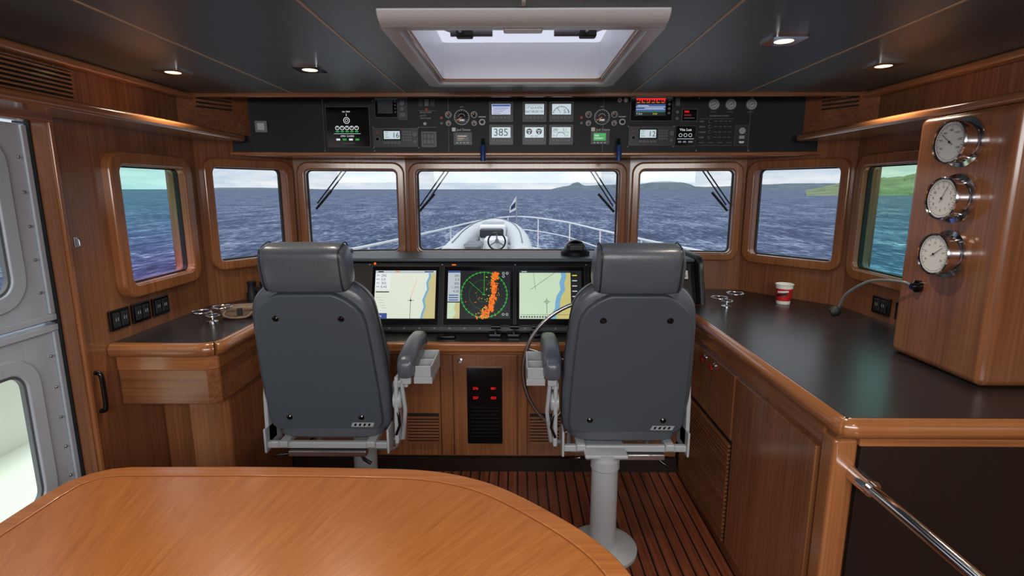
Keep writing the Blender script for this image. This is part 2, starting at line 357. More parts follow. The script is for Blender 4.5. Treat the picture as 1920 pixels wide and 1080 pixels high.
for (x,y) in [(-1.39,2.26),(-.82,2.22),(.847,1.82),(1.40,2.175),(-.82,.4),(.85,.3)]:  # last two sit out of view, added to help fill the cabin
    g=grp('downlight',(x,y,ZC))
    I=rrect(.058,.058,.028);O=rrect(.11,.11,.012)
    loft('downlight_bezel',[[(a+x,b+y,ZC-.008) for a,b in O],[(a+x,b+y,ZC) for a,b in O],[(a+x,b+y,ZC) for a,b in I],[(a+x,b+y,ZC-.008) for a,b in I]],CHROME,g,close=True)
    lathe('downlight_lamp',[(.029,0),(.029,.003)],E_LAMP,g,M=Matrix.Translation((x,y,ZC-.005)))
    ld=bpy.data.lights.new('downlight_beam','SPOT'); ld.energy=17; ld.color=(1,.86,.68); ld.spot_size=math.radians(130); ld.spot_blend=.9; ld.shadow_soft_size=.03
    lo=bpy.data.objects.new('downlight_beam',ld); COL.objects.link(lo); lo.parent=g; lo.location=(0,0,-.02)
# ------------------------------------------------------------ overhead instrument console
oc=grp('overhead_instrument_console',(0,3.05,1.88))
fp=[(-1.60,2.97),(-1.27,3.05),(1.30,3.05),(1.68,2.97)]
prism('fascia',fp+[(1.70,3.32),(-1.62,3.32)],1.752,2.085,'z',BLACKP,oc)
prism('fascia_lower_trim',[(-1.61,2.955),(-1.27,3.035),(1.30,3.035),(1.69,2.955),(1.70,3.0),(1.38,3.26),(-1.36,3.26),(-1.62,3.0)],1.730,1.752,'z',TX,oc,.010)
boxes('fascia_seams',[(x-.001,x+.001,3.046,3.05,1.752,2.09) for x in (-1.07,-.38,.47,1.27)],GREYM,oc)
M=Matrix(((1,0,0,0),(0,0,-1,3.05),(0,1,0,1.742),(0,0,0,1)))
p=Panel(M,970,290,.00294,.00283,oc,'instruments')
def unit(u0,v0,u1,v1,body=BEZEL,t=.012):
    p.rect(u0-.7,v0-.7,u1+.7,v1+.7,GREYM,t-.003,t-.002)
    p.rect(u0,v0,u1,v1,body,t,t+.002)
def screws(u0,v0,u1,v1):
    for u in (u0,u1):
        for v in (v0,v1): p.disc(u,v,1,LGREY,.004,.004,8)
unit(613,202,693,276,BLACKG,.014)
p.text(651,212,'OIL TEMP',2.6,E_WHITE,.016,'CENTER'); p.line((651,214),(651,219),.8,E_WHITE,.016)
p.ring(651,227,5,6,E_WHITE,.016); p.ring(651,227,2.2,2.9,E_WHITE,.016,14)
for i in range(5):
    p.ring(633+i*9,241,3.0,4.0,E_WHITE,.016,16); p.line((633+i*9,238),(633+i*9,241),.8,E_WHITE,.0162)
    p.rect(630+i*9,246.5,636+i*9,249,E_DGRN,.016)
p.rect(626,251.5,676,252.1,E_WHITE,.016); p.text(651,257.5,'OPEN  CLOSED',2.8,E_WHITE,.016,'CENTER')
for i in range(4): p.rect(630+i*12,261,637+i*12,264.5,E_DGRN if i%2 else E_WHITE,.016)
p.rect(640,269,664,270.5,GREYM,.0155)
unit(705,186,746,221,BLACKG); p.rect(710,190,738,214,E_BLK,.0135)
for i in range(4): p.disc(742.5,192+i*6.5,1.4,GREYM,.014,.003,10)
unit(748,185,764,225,BEZEL); p.disc(756,195,5,GREYM,.02,.008); p.disc(756,206,3.4,GREYM,.018,.006); p.rect(751,213,761,220,GREYM,.013)
def vhf(u,v,txt):
    unit(u,v,u+83,v+34,BEZEL,.018); p.ring(u+8,v+20,3,4.5,GREYM,.02,16); p.disc(u+8,v+20,3,BLACKG,.026,.008); p.disc(u+8,v+8,2,REDP,.0195)
    unit(u+18,v+3,u+52,v+22,BLACKG,.019); p.rect(u+20,v+5,u+50,v+20,E_PALE,.0205)
    p.text(u+49,v+17.5,txt,10,E_DK,.0212,'RIGHT'); p.text(u+22,v+9,'1W',3,E_DK,.0212); p.text(u+22,v+13.5,'INT',2.6,E_DK,.0212); p.text(u+22,v+18,'25W',2.6,E_DK,.0212)
    for i in range(4):
        for j in range(4): p.rect(u+55+i*4.3,v+5+j*5,u+58.4+i*4.3,v+8.6+j*5,GREYM,.0205)
    for i in range(5): p.rect(u+19+i*6.6,v+25,u+24+i*6.6,v+29,GREYM,.0205)
    p.disc(u+78,v+12,4.5,GREYM,.028,.01); p.disc(u+78,v+25,3,GREYM,.024,.006); screws(u-1,v-2,u+84,v+36)
vhf(700,242,'16'); vhf(1178,240,'12')
for (u,v,s) in [(788,213,'BILGE PUMP'),(788,219,'AUTO'),(788,224,'FWD PUMP')]: p.text(u,v,s,3,LGREY,.003)
p.disc(800,206,2.5,REDP,.004); p.disc(797,233,3,LGREY,.012,.01); p.rect(785,208,818,209,GREYM,.003); p.rect(785,239,818,240,GREYM,.003)
for i in range(3): p.rect(786+i*11,187,794+i*11,200,GREYM if i==1 else BEZEL,.006,.006)
unit(790,248,817,276,GREYM,.008); p.rect(792,250,815,274,BEZEL,.009)
for i in range(3):
    for j in range(2): p.rect(794+i*7,253+j*10,799+i*7,260+j*10,GREYM,.0105)
def dial(u,v,r,needle=2.3):
    p.disc(u,v,r,LGREY,.010,.010); p.disc(u,v,r-1,BLACKG,.0105)
    n=9 if r<8 else 15
    for i in range(n):
        a=-.7+i*4.5/(n-1); p.line((u+(r-1.5)*math.cos(a),v-(r-1.5)*math.sin(a)),(u+(r-3)*math.cos(a),v-(r-3)*math.sin(a)),.6,DIAL,.011)
    p.line((u,v),(u+(r-3)*math.cos(needle),v-(r-3)*math.sin(needle)),.8,E_ORG,.0112)
def engine(u):
    dial(u-25,216,6); dial(u-25,232,5); dial(u+23,216,6); dial(u+23,232,5,1)
    dial(u,221,14.5,3.7); p.rect(u-6,224,u+6,229,GREYM,.0112); p.text(u,228,'2400',3.4,E_WHITE,.0118,'CENTER')
    p.ring(u,221,6,6.6,DIAL,.0113,24,.3,2.9)
    p.disc(u+38,230,6,LGREY,.010,.01); p.disc(u+38,230,3.4,BLACKG,.016,.008); p.rect(u+31,219,u+45,221,LGREY,.003); p.disc(u-38,222,2.6,REDP,.008,.008,14); p.disc(u-38,232,2.6,GREYM,.008,.008,14)
    p.rect(u-19,240,u-12,247,DIAL,.003); p.text(u-10,246,'Joel Deane',4.4,DIAL,.003)
    p.text(u,203,'RPM',2.4,LGREY,.003,'CENTER')
engine(866); engine(1127)
unit(851,250,884,272,BEZEL,.012); p.rect(855,253,878,266,E_BLK,.0135); p.rect(858,256,874,257,E_PALE,.014); p.rect(858,260,870,261,E_ORG,.014); p.rect(858,263,866,264,E_DGRN,.014)
unit(1108,248,1141,271,BEZEL,.012); p.rect(1112,251,1135,265,E_DGRN,.0135); p.text(1114,257,'0000',3,E_WHITE,.0142); p.rect(1114,260,1130,261,E_WHITE,.0142)
for u in (851,1108):
    for i in range(4): p.rect(u+4+i*6.5,268,u+8+i*6.5,270,LGREY,.013)
E_LAV=em('lcd_lavender',S(196,204,228),.85)
def mfd(u,v,scr=E_PALE):
    unit(u-3,v-3,u+40,v+33,BEZEL,.014); unit(u,v,u+37,v+21,BLACKG,.0155); p.rect(u+1,v+1,u+36,v+20.5,scr,.017)
    for i in range(5): p.rect(u+2+i*7,v+24,u+7+i*7,v+28,GREYM,.0165)
mfd(921,196,E_LAV); mfd(983,196); mfd(1033,196); mfd(921,239); mfd(983,239); mfd(1033,239)
p.rect(923,198,956,201.5,E_NAVY,.0175)
for i in range(4): p.line((925,204.5+i*3.2),(953-i*5,204.5+i*3.2),.8,E_NAVY,.0178)
p.text(985,206,'17°52.410\'N',4.6,E_DK,.0178); p.text(985,213,'063°08.201\'W',4.2,E_DK,.0178); p.line((985,199),(1017,199),.6,E_DK,.0178)
p.text(1055,214,'5.1',7,E_DK,.0178); p.ring(1051,217,15,15.8,E_DK,.0178,20,.2,2.95); p.line((1050,214),(1043,203),.8,E_DK,.0178)
for i in range(9):
    a=.3+i*.32; p.line((1051+13*math.cos(a),217-13*math.sin(a)),(1051+15*math.cos(a),217-15*math.sin(a)),.6,E_DK,.0178)
p.text(939,256,'385',14,E_DK,.0178,'CENTER')
for u in (992,1010): p.disc(u,248,5.5,E_DK,.0178); p.rect(u-3,246,u+3,247.2,E_WHITE,.0182); p.rect(u-1,249,u+1,252,E_WHITE,.0182)
p.text(1001,258,'0.0   0.0',3,E_DK,.018,'CENTER')
p.text(1036,247,'285',5,E_DK,.0178); p.text(1054,247,'5.1',5,E_DK,.0178); p.ring(1051,258,8,8.8,E_DK,.0178,20,0,pi); p.line((1036,249.5),(1067,249.5),.6,E_DK,.0178); p.text(1036,257,'N',3.6,E_DK,.0178); p.text(1062,257,'E',3.6,E_DK,.0178)
for u in (1159,1170): p.disc(u,190,4,LGREY,.012,.01); p.disc(u,190,2,REDP if u==1159 else DIAL,.013)
unit(1180,182,1256,228,BLACKG,.014); p.rect(1188,186,1244,219,E_BLK,.016)
p.rect(1189,187,1243,189,E_RED,.0165)
for i in range(12): p.rect(1190+i*4.5,189,1192+i*4.5,190.5+1.2*((i*7)%3),E_RED,.0167)
for i in range(6): p.rect(1190+i*9,194,1196+i*9,195.2,E_ORG,.017)
p.rect(1189,198,1243,211,E_NAVY,.0164); p.rect(1189,202,1243,203,E_PALE,.0168); p.rect(1189,207,1243,207.8,E_PALE,.0168)
p.line((1192,200),(1212,200.5),.8,E_WHITE,.017);p.line((1205,205),(1240,205),.9,E_WHITE,.017); p.text(1190,217,'T 27.4',3,E_WHITE,.017); p.text(1220,217,'STBY',3,E_YEL,.017); p.rect(1189,211.4,1243,212.2,E_DGRN,.0168)
for i in range(4): p.disc(1250,190+i*8,2.4,GREYM,.018,.005)
p.rect(1262,186,1270,200,GREYM,.01,.01); p.disc(1266,212,3,GREYM,.012,.01); p.disc(1266,224,3,GREYM,.012,.01)
p.rect(1275,206,1304,229,GREYM,.006,.006); p.rect(1276,207,1303,228,BLACKG,.008,.008); p.text(1279,213,'FIRE',3.8,E_RED,.009); p.rect(1279,216,1292,219,REDP,.009); p.rect(1279,222,1299,224,GREYM,.009)
unit(1265,238,1302,275,BLACKG,.012); p.text(1283,247,'Vita Lux',5,E_WHITE,.014,'CENTER')
for i in range(3): p.ring(1274+i*9,255,2.6,3.4,E_PALE,.014,14)
p.line((1268,262),(1299,262),.8,E_PALE,.014); p.rect(1270,266,1276,269,E_GREYT,.014); p.rect(1279,266,1285,269,E_GREYT,.014); p.rect(1289,266,1297,269,E_GREYT,.014)
for i,u in enumerate((1333,1364,1402)):
    p.disc(u,198,10.5,GREYM,.010,.010,28); p.disc(u,198,9,LGREY,.012,.004); p.ring(u,198,5.5,6.5,GREYM,.0125,20); p.line((u-4,200),(u+4,196),1,BEZEL,.013)
    p.rect(u-6,211,u+6,212.2,GREYM,.003)
p.text(1345,220,'WATERTIGHT DOOR',2.8,LGREY,.003,'CENTER')
for r in range(4):
    v=229+r*10; p.text(1309,v+1.5,['NAV','DECK','HORN','WIPE'][r],3.2,LGREY,.003); p.disc(1328,v,3.2,GREYM,.010,.008); p.disc(1328,v,2,BLACKG,.018,.01)
    for k in range(4): p.rect(1336+k*9,v-1.2,1342+k*9,v+.4,GREYM,.003)
for k in range(5): p.rect(1310+k*17,268,1320+k*17,269.5,GREYM,.003)
for v in (224,274): p.rect(1307,v-.4,1372,v+.4,GREYM,.003)
unit(1376,237,1400,274,BEZEL,.012); p.disc(1388,247,6,LGREY,.016,.004); p.rect(1383,256,1393,262,LGREY,.014); p.text(1388,270,'TEST',3.4,E_WHITE,.014,'CENTER')
screws(606,190,700,284); screws(1306,186,1404,284)
p.done()
a=math.atan2(.08,.33)
Mw=Matrix.Translation((-1.40,3.012,1.885))@Matrix.Rotation(a,4,'Z')
for w_,mt,y0 in ((.032,GREYM,-.010),(.020,LGREY,-.016)):
    bm=bmesh.new(); addbox(bm,-w_,w_,y0,.008,-w_,w_); fin(bm,'rocker_switch',mt,oc,.004,M=Mw)
for x in (-.188,.55):
    g=grp('pull_handle',(x,3.0,1.72))
    tube('pull_rod',[(x,3.01,1.82),(x,2.995,1.78)],.009,BLACKG,g)
    tube('pull_grip',[(x,2.99,1.785),(x,2.985,1.76),(x,2.985,1.70)],[.009,.015,.015],BLUEP,g)
# ------------------------------------------------------------ helm console
hcn=grp('helm_console',(0,3.0,0))
pod=[(2.85,.77),(3.0,1.14),(3.015,1.155),(3.34,1.155),(3.34,.77)]
prism('instrument_pod',pod,-1.02,1.0,'x',BLACKP,hcn,.004)
prism('dash_top',[(2.985,1.145),(2.985,1.165),(3.335,1.165),(3.335,1.145)],-1.04,1.0,'x',DASH,hcn,.008)
cheek=[(2.80,.70),(2.84,.90)]+[(2.98+.10*math.cos(a)+.03,1.10+.09*math.sin(a)) for a in [pi,pi*.85,pi*.7,pi*.55]]+[(3.30,1.19),(3.30,.70)]
prism('pod_cheek',cheek,1.0,1.03,'x',BEZEL,hcn,.01); prism('pod_cheek',cheek,-1.05,-1.02,'x',BEZEL,hcn,.01)
box('desk_top',-1.22,.885,2.68,3.30,.735,.765,BLACKTOP,hcn,.003)
box('desk_bullnose',-1.22,.885,2.655,2.69,.715,.768,TX,hcn,.014,seg=4)
box('cabinet_body',-1.24,.885,2.77,3.30,0.0,.735,WZ,hcn)
box('cabinet_top_rail',-1.24,.885,2.70,2.77,.69,.735,TX,hcn,.006)
for x0,x1 in [(-1.20,-.78),(-.77,-.42),(-.345,-.0),(.06,.44),(.45,.85),(-.415,-.35),(.005,.055)]:
    box('cabinet_door',x0,x1,2.752,2.772,.09,.675,WZ,hcn,.004)
box('toe_kick',-1.24,.885,2.74,2.77,0,.08,DARKWOOD,hcn)
box('rack_glass',-.272,-.08,2.742,2.754,.165,.605,BLACKG,hcn,.003)
M=Matrix(((1,0,0,0),(0,0,-1,2.741),(0,1,0,.605),(0,0,0,1)))
p=Panel(Matrix.Translation((-.272,0,0))@M,877,695,.00295,.003,hcn,'rack')
for (u,v,s) in [(888,736,'276'),(921,736,'001'),(888,754,'257'),(921,754,'023')]: p.text(u,v,s,4.6,E_RED,.001)
for i in range(9): p.rect(884,770+i*7,936,771+i*7,BEZEL,.0008)
p.done()
def louvre(name,x0,x1,z0,z1,par):
    box(name+'_recess',x0,x1,2.746,2.754,z0,z1,RUBBER,par)
    n=int((z1-z0)/.018); boxes(name+'_slats',[(x0,x1,2.738,2.75,z0+i*.018,z0+i*.018+.009) for i in range(n)],WX,par)
louvre('louvre',-.60,-.43,.17,.34,hcn); louvre('louvre',.07,.24,.17,.34,hcn)
for x in (-.72,-.305,.1,.5):
    lathe('latch',[(.014,0),(.014,.008),(.009,.01),(.009,.016)],CHROME,hcn,M=Matrix.Translation((x,2.752,.64))@Matrix.Rotation(pi/2,4,'X'))
box('latch_tag',-.735,-.70,2.748,2.752,.61,.625,REDP,hcn)
up=Vector((0,.15,.37)).normalized(); nn=Vector((0,-up.z,up.y))
M=Matrix(((1,0,0,0),(0,up.y,nn.y,2.85),(0,up.z,nn.z,.77),(0,0,0,1)))
ku,kv=.00299,.003; V0=503+.368/.003
def scr(name,u0,u1):
    g=grp(name,M@Vector((((u0+u1)/2-970)*ku,.22,0)))
    p=Panel(M,970,V0,ku,kv,g,name)
    p.rect(u0-7,500,u1+7,613,BEZEL,.006,.008); p.rect(u0-6,501,u1+6,612,BLACKG,.008,.010)
    return p
p=scr('chart_plotter',703,817)
p.rect(703,509,817,600,E_CREAM,.009)
c=[(806,509),(808,520),(803,532),(805,545),(800,556),(797,566),(800,578),(796,590),(794,600)]
for i in range(len(c)-1):
    a,b2=c[i],c[i+1]
    p.poly([a,b2,(817,b2[1]),(817,a[1])],E_LAND,.0094)
    p.poly([(a[0]-4,a[1]),(b2[0]-4,b2[1]),b2,a],E_BLUE,.0098)
p.rect(703,509,817,514,E_SIDE,.0102)
p.rect(703,514,731,545,E_WHITE,.0102); p.rect(740,510,748,512,E_ORG,.0106); p.rect(708,510,718,512.5,E_DK,.0106); p.rect(795,510,812,512.5,E_NAVY,.0106)
for i,s in enumerate(['292','5.0','302','0.43']): p.text(714,521+i*7.2,s,4.8,E_DK,.0108)
for i in range(4): p.rect(705,518+i*7.2,711,518.8+i*7.2,E_DK,.0108)
p.rect(705,549,730,551,E_DK,.0108)
for i in range(5): p.rect(706+3*i,560+i*5,718+2*i,560.8+i*5,em('chart_faint',S(180,196,180),.9),.0104)
p.line((771,600),(771,560),.8,E_DK,.0104); p.disc(771,566,1.6,E_DK,.0106); p.line((765,566),(777,566),.8,E_DK,.0106)
p.line((771,560),(781,527),.5,E_ORG,.0104)
p.rect(703,590,728,600,E_NAVY,.0106); p.text(705,598,'1 NM',4,E_WHITE,.011)
p.done()
p=scr('radar_display',839,957)
p.rect(839,509,957,600,E_BLK,.009)
p.rect(840,512,863,568,E_SIDE,.0095); p.rect(840,509,863,513,E_NAVY,.0098)
for i,s in enumerate(['293','5.0','302','1.395','4.50']): p.text(861,521+i*7.4,s,4.6,E_DK,.0102,'RIGHT')
for i in range(3): p.rect(842,555+i*4.5,860,557+i*4.5,E_NAVY,.0102)
p.rect(840,570,863,600,E_PGRN,.0098); p.poly([(855,570),(852,580),(856,590),(850,600),(863,600),(863,570)],E_LAND,.0101)
cx,cy=908,555
random.seed(5)
RG=em('radar_ring',S(20,90,30),.8)
for r in (43.0,28,14): p.ring(cx,cy,r-.5,r+.5,E_GRN if r>40 else RG,.0095,60)
for i in range(36):
    a=i*pi/18; p.line((cx+40.5*math.cos(a),cy+40.5*math.sin(a)),(cx+45*math.cos(a),cy+45*math.sin(a)),1,E_GRN,.0097)
for k in range(230):
    t=random.random(); v=512+t*87; u=930-22*max(0,t-.35)*1.5+random.gauss(0,3.0)-4*math.sin(t*7)
    if t>.75: u+=random.gauss(0,4)
    r=random.uniform(.8,2.4)
    n=6; p.poly([(u+r*random.uniform(.5,1.2)*math.cos(2*pi*i/n),v+r*1.5*random.uniform(.5,1.2)*math.sin(2*pi*i/n)) for i in range(n)],E_ORG,.0099+.00001*(k%20))
for k in range(50):
    t=random.random(); v=520+t*78; u=923-22*max(0,t-.35)*1.5+random.gauss(0,7); r=random.uniform(.5,1.1)
    p.disc(u,v,r,E_YEL,.0103,0,6)
p.line((cx,cy),(cx,513),.8,E_GRN,.0105); p.line((cx,cy),(880,530),.6,E_GRN,.0105); p.line((cx-4,cy),(cx+4,cy),.8,E_GRN,.0105)
for k in range(6): p.disc(886+random.uniform(-14,14),560+random.uniform(-20,25),.9,E_ORG,.0104,0,6)
for (u,v) in [(944,514),(951,514),(944,520),(944,592),(951,592)]: p.ring(u,v,1.6,2.4,E_PALE,.0104,12)
p.done()
p=scr('chart_plotter',974,1090)
p.rect(974,509,1090,600,E_PGRN,.009)
c=[(1060,509),(1062,520),(1058,532),(1060,545),(1053,556),(1050,568),(1049,580),(1043,592),(1042,600)]
for i in range(len(c)-1):
    a,b2=c[i],c[i+1]
    p.poly([a,b2,(1090,b2[1]),(1090,a[1])],E_TAN,.0094)
    p.poly([(a[0]-9,a[1]),(b2[0]-9,b2[1]),b2,a],E_BLUE,.0098)
p.rect(974,509,1090,513,E_DK,.0101); p.rect(1070,509,1090,600,E_BLK,.0101)
for i in range(6): p.rect(1073,517+i*10,1082,519+i*10,E_YEL if i==0 else E_SIDE,.0104)
p.rect(978,510,988,511.6,E_SIDE,.0104); p.line((1000,509),(1004,545),.5,E_DK,.0101); p.line((1025,560),(1025,590),.7,E_DK,.0101); p.ring(1025,568,3,3.6,E_DK,.0101,14); p.line((1018,568),(1032,568),.6,E_DK,.0101)
p.line((995,545),(1040,513),.6,E_DK,.0101)
p.rect(976,592,1070,592.6,E_DK,.0103)
for i in range(12): p.rect(976+i*5,595,979+i*5,598,GREYM if i%3 else E_NAVY,.0104)
p.done()
p=scr('chart_plotter',1110,1226)
p.rect(1110,509,1226,600,E_BLK,.009); p.rect(1114,513,1222,596,E_NAVY,.0094)
for i in range(4): p.ring(1136+ (i%2)*60,534+(i//2)*40,12,13,E_WHITE,.0098,24)
p.done()
p=Panel(M,970,V0,ku,kv,hcn,'dash')
for u in (690,828,966,1100): p.disc(u,497,1.8,GREYM,.003)
p.rect(690,615,1100,622,BEZEL,.006,.004)
for i in range(14): p.disc(705+i*28,618,2,GREYM,.008,.002,12)
for u in (1062,): p.rect(u,614,u+8,620,GREYM,.009)
p.rect(1283,508,1290,524,WHITEP,.01,.01); p.text(1284,521,'R',5,E_DK,.011)
p.disc(700,495,2.4,E_ORG,.004); p.rect(846,496,854,498.5,E_ORG,.004)
p.done()
for x in (-.12,-.02,.10):
    g=grp('throttle_control',(x,2.80,.765)); box('throttle_base',x-.035,x+.035,2.77,2.84,.766,.785,BLACKG,g,.006)
    tube('throttle_lever',[(x,2.80,.78),(x+.01,2.79,.815)],.006,CHROME,g); tube('throttle_knob',[(x-.02,2.79,.82),(x+.03,2.79,.82)],[.011,.011],BLACKG,g)
g=grp('handheld_remote',(-.38,2.76,.765)); box('remote_body',-.43,-.33,2.74,2.79,.766,.782,BLACKG,g,.006)
wc=Vector((.40,2.625,.63))
g=grp('steering_wheel',wc)
Mw=Matrix.Translation(wc)
tube('wheel_rim',[Mw@Vector((.37*math.cos(2*pi*i/64),0,.37*math.sin(2*pi*i/64))) for i in range(64)],.010,STEEL,g,closed=True)
for i in range(5):
    a=2*pi*i/5+.3; tube('wheel_spoke',[Mw@Vector((0,.03,0)),Mw@Vector((.2*math.cos(a),.015,.2*math.sin(a))),Mw@Vector((.37*math.cos(a),0,.37*math.sin(a)))],.006,STEEL,g)
tube('wheel_hub',[Mw@Vector((0,-.005,0)),Mw@Vector((0,.05,0)),Mw@Vector((0,.127,0))],[.045,.045,.03],STEEL,g,segs=24)
g=grp('compass',(.345,3.17,1.166))
lathe('compass_base',[(.085,0),(.085,.02),(.07,.035)],BLACKP,g,M=Matrix.Translation((.345,3.17,1.166)))
lathe('compass_dome',[(.066*math.cos(a),.03+.062*math.sin(a)) for a in [i*pi/2/8 for i in range(8)]]+[(.004,.092)],BLACKG,g,M=Matrix.Translation((.345,3.17,1.166)))
box('compass_hood',.30,.39,3.10,3.14,1.19,1.235,BEZEL,g,.012)
# ------------------------------------------------------------ side counters
lc=grp('side_counter',(-1.4,2.5,0))
PL=[(XL,2.08),(-1.30,2.08),(-1.255,2.10),(-1.235,2.145),(-1.235,2.70),(-1.055,2.80),(-1.055,3.34),(-1.36,3.29),(XL,2.79)]
prism('counter_top',[(x,y) for x,y in PL],.905,.932,'z',BLACKTOP,lc,.003)
CB1=bez([(XL+.005,2.085,.903),(-1.5,2.085,.903),(-1.30,2.085,.903),(-1.25,2.105,.903)],6)
CB2=bez([(-1.25,2.105,.903),(-1.235,2.15,.903),(-1.235,2.4,.903),(-1.235,2.69,.903),(-1.06,2.80,.903)],6)
tube('counter_bullnose_end',CB1,.030,TX,lc,segs=14); tube('counter_bullnose_side',CB2,.030,TY,lc,segs=14)
prism('counter_apron_rail',[(XL+.002,2.093),(-1.295,2.093),(-1.245,2.12),(-1.245,2.70),(-1.27,2.70),(-1.27,2.13),(XL+.002,2.13)],.81,.878,'z',TX,lc,.008)
prism('counter_apron',[(XL+.002,2.10),(-1.29,2.10),(-1.25,2.13),(-1.25,2.70),(-1.07,2.84),(-1.07,3.30),(-1.35,3.27),(XL+.002,2.77)],.66,.903,'z',WX,lc,.006)
prism('counter_lower_body',[(XL+.002,2.34),(-1.42,2.34),(-1.42,2.16),(-1.30,2.16),(-1.26,2.19),(-1.26,2.765),(XL+.002,2.765)],0,.66,'z',WZ,lc,.008)
rc=grp('side_counter',(1.3,2.2,0))
YN=1.385
PR=[(.905,YN),(XR,YN),(XR,2.81),(1.38,3.29),(1.03,3.34),(1.03,2.86),(.905,2.80)]
prism('counter_top',PR,.905,.932,'z',BLACKTOP,rc,.003)
prism('counter_body',[(.905,YN+.03),(XR,YN+.03),(XR,2.80),(1.37,3.27),(1.035,3.32),(1.035,2.86),(.905,2.79)],0,.905,'z',WZ,rc)
tube('counter_bullnose_side',[(1.035,2.87,.902),(.905,2.80,.902),(.905,2.4,.902),(.905,1.8,.902),(.905,YN+.03,.902),(.908,YN+.015,.902),(.916,YN+.006,.902)],.030,TY,rc,segs=14)
tube('counter_bullnose_end',[(.908,YN+.015,.902),(.916,YN+.006,.902),(.93,YN+.002,.902),(1.2,YN+.002,.902),(XR,YN+.002,.902)],.030,TX,rc,segs=14)
def sdoor(y0,y1,z0,z1): box('cabinet_door',.888,.906,y0,y1,z0,z1,WZ,rc,.004)
sdoor(1.48,2.06,.05,.80); sdoor(2.08,2.72,.52,.80); box('corner_post',.89,.96,YN+.015,YN+.08,0,.86,TZ,rc,.012)
box('louvre_recess',.898,.906,2.08,2.72,.04,.50,RUBBER,rc)
boxes('louvre_slats',[(.886,.902,2.09,2.71,.045+i*.019,.045+i*.019+.011) for i in range(24)],WY,rc)
box('under_bullnose_rail',.893,.906,1.46,2.78,.82,.875,TY,rc,.004)
box('end_panel_dark',.965,XR,YN+.015,YN+.032,0,.84,DARKWOOD,rc)
box('end_rail',.96,XR,YN+.012,YN+.032,.84,.88,TX,rc,.004)
for y in (2.30,2.42):
    lathe('latch',[(.014,0),(.014,.008),(.009,.014)],CHROME,rc,M=Matrix.Translation((.893,y,.77))@Matrix.Rotation(-pi/2,4,'Y'))
    box('latch_tag',.878,.888,y+.02,y+.05,.745,.765,REDP,rc)
cl=grp('trim_column',(1.6,1.8,0)); XC=1.452
box('column_body',XC,XR,1.61,2.02,.932,1.80,WZ,cl,.028,seg=5)
for z in (1.70,1.52,1.335):
    y=1.80; g=grp('wall_gauge',(XC,y,z))
    Mg=Matrix.Translation((XC,y,z))@Matrix.Rotation(-pi/2,4,'Y')
    lathe('gauge_case',[(.080,0),(.080,.008),(.066,.012),(.064,.040),(.070,.045),(.070,.053),(.067,.057),(.063,.054)],CHROME,g,M=Mg,n=48,caps=False)
    lathe('gauge_dial',[(.064,.047),(.064,.049)],DIAL,g,M=Mg,n=40)
    pg=Panel(Matrix(((0,0,-1,XC-.050),(-1,0,0,y),(0,1,0,z),(0,0,0,1))),0,0,.00112,.00112,g,'gauge')
    for i in range(31):
        a=-.7+i*(pi+1.4)/30; r1=50; r0=46 if i%3 else 41
        pg.line((r0*math.cos(a),-r0*math.sin(a)),(r1*math.cos(a),-r1*math.sin(a)),1.2,PAPERB,.0004)
    na={1.70:2.5,1.52:1.1,1.335:.6}[z]
    pg.line((-14*math.cos(na),14*math.sin(na)),(38*math.cos(na),-38*math.sin(na)),1.8,PAPERB,.002); pg.disc(0,0,4,PAPERB,.003)
    pg.ring(0,0,50,50.8,GREYM,.0005,30)
    if z==1.52:
        for i in range(12):
            a=pi/2-i*pi/6; pg.text(34*math.cos(a),-34*math.sin(a)+4,str(i or 12),8,PAPERB,.0006,'CENTER')
    else:
        for i in range(7):
            a=pi+.5-i*(pi+1)/6; pg.text(34*math.cos(a),-34*math.sin(a)+3,str((i*10+20) if z<1.4 else 960+i*15),6,PAPERB,.0006,'CENTER')
    pg.done()
g=grp('gooseneck_microphone',(1.45,1.94,1.2))
lathe('mic_base',[(.022,0),(.022,.012),(.012,.02),(.010,.03)],BLACKG,g,M=Matrix.Translation((XC,1.91,1.205))@Matrix.Rotation(-pi/2,4,'Y'))
mp=bez([(XC-.02,1.91,1.205),(1.41,1.95,1.215),(1.37,2.05,1.20),(1.345,2.15,1.13),(1.34,2.18,1.075),(1.338,2.19,1.05)],10)
tube('mic_stem',mp,.0055,GREYM,g)
tube('mic_head',[(1.35,2.185,1.055),(1.335,2.19,1.05),(1.315,2.195,1.04)],[.012,.024,.018],RUBBER,g,segs=16)
def outlet(x,y,z,s,w=.09,hh=.085):
    g=grp('power_outlet',(x,y,z))
    x0,x1=sorted((x,x+s*.012)); box('outlet_plate',x0,x1,y-w/2,y+w/2,z-hh/2,z+hh/2,BLACKG,g,.004)
    x0,x1=sorted((x+s*.010,x+s*.016))
    for dy in (-.023,.023): box('outlet_insert',x0,x1,y+dy-.019,y+dy+.019,z-.03,z+.03,BEZEL,g,.003)
    x0,x1=sorted((x+s*.016,x+s*.0165)); boxes('outlet_slots',[(x0,x1,y+dy-.008+k*.012,y+dy-.005+k*.012,z-.004,z+.010) for dy in (-.023,.023) for k in (0,1)],LGREY,g)
for y in (2.14,2.27,2.40): outlet(XL,y,1.02,1,.11)
outlet(XR,2.50,1.005,-1,.12); outlet(XR,2.34,1.005,-1,.12)
def holder(x,y,z):
    g=grp('drink_holder',(x,y,z))
    lathe('holder_base',[(.028,0),(.028,.004),(.008,.01),(.006,.05)],CHROME,g,M=Matrix.Translation((x,y,z)))
    for dx in (-.045,.045): tube('holder_ring',circ((x+dx,y+.01*dx/abs(dx),z+.06+.01*dx/abs(dx)),.042,28,'z'),.0045,CHROME,g,closed=True)
    tube('holder_ring_low',circ((x,y,z+.03),.03,24,'z'),.004,CHROME,g,closed=True)
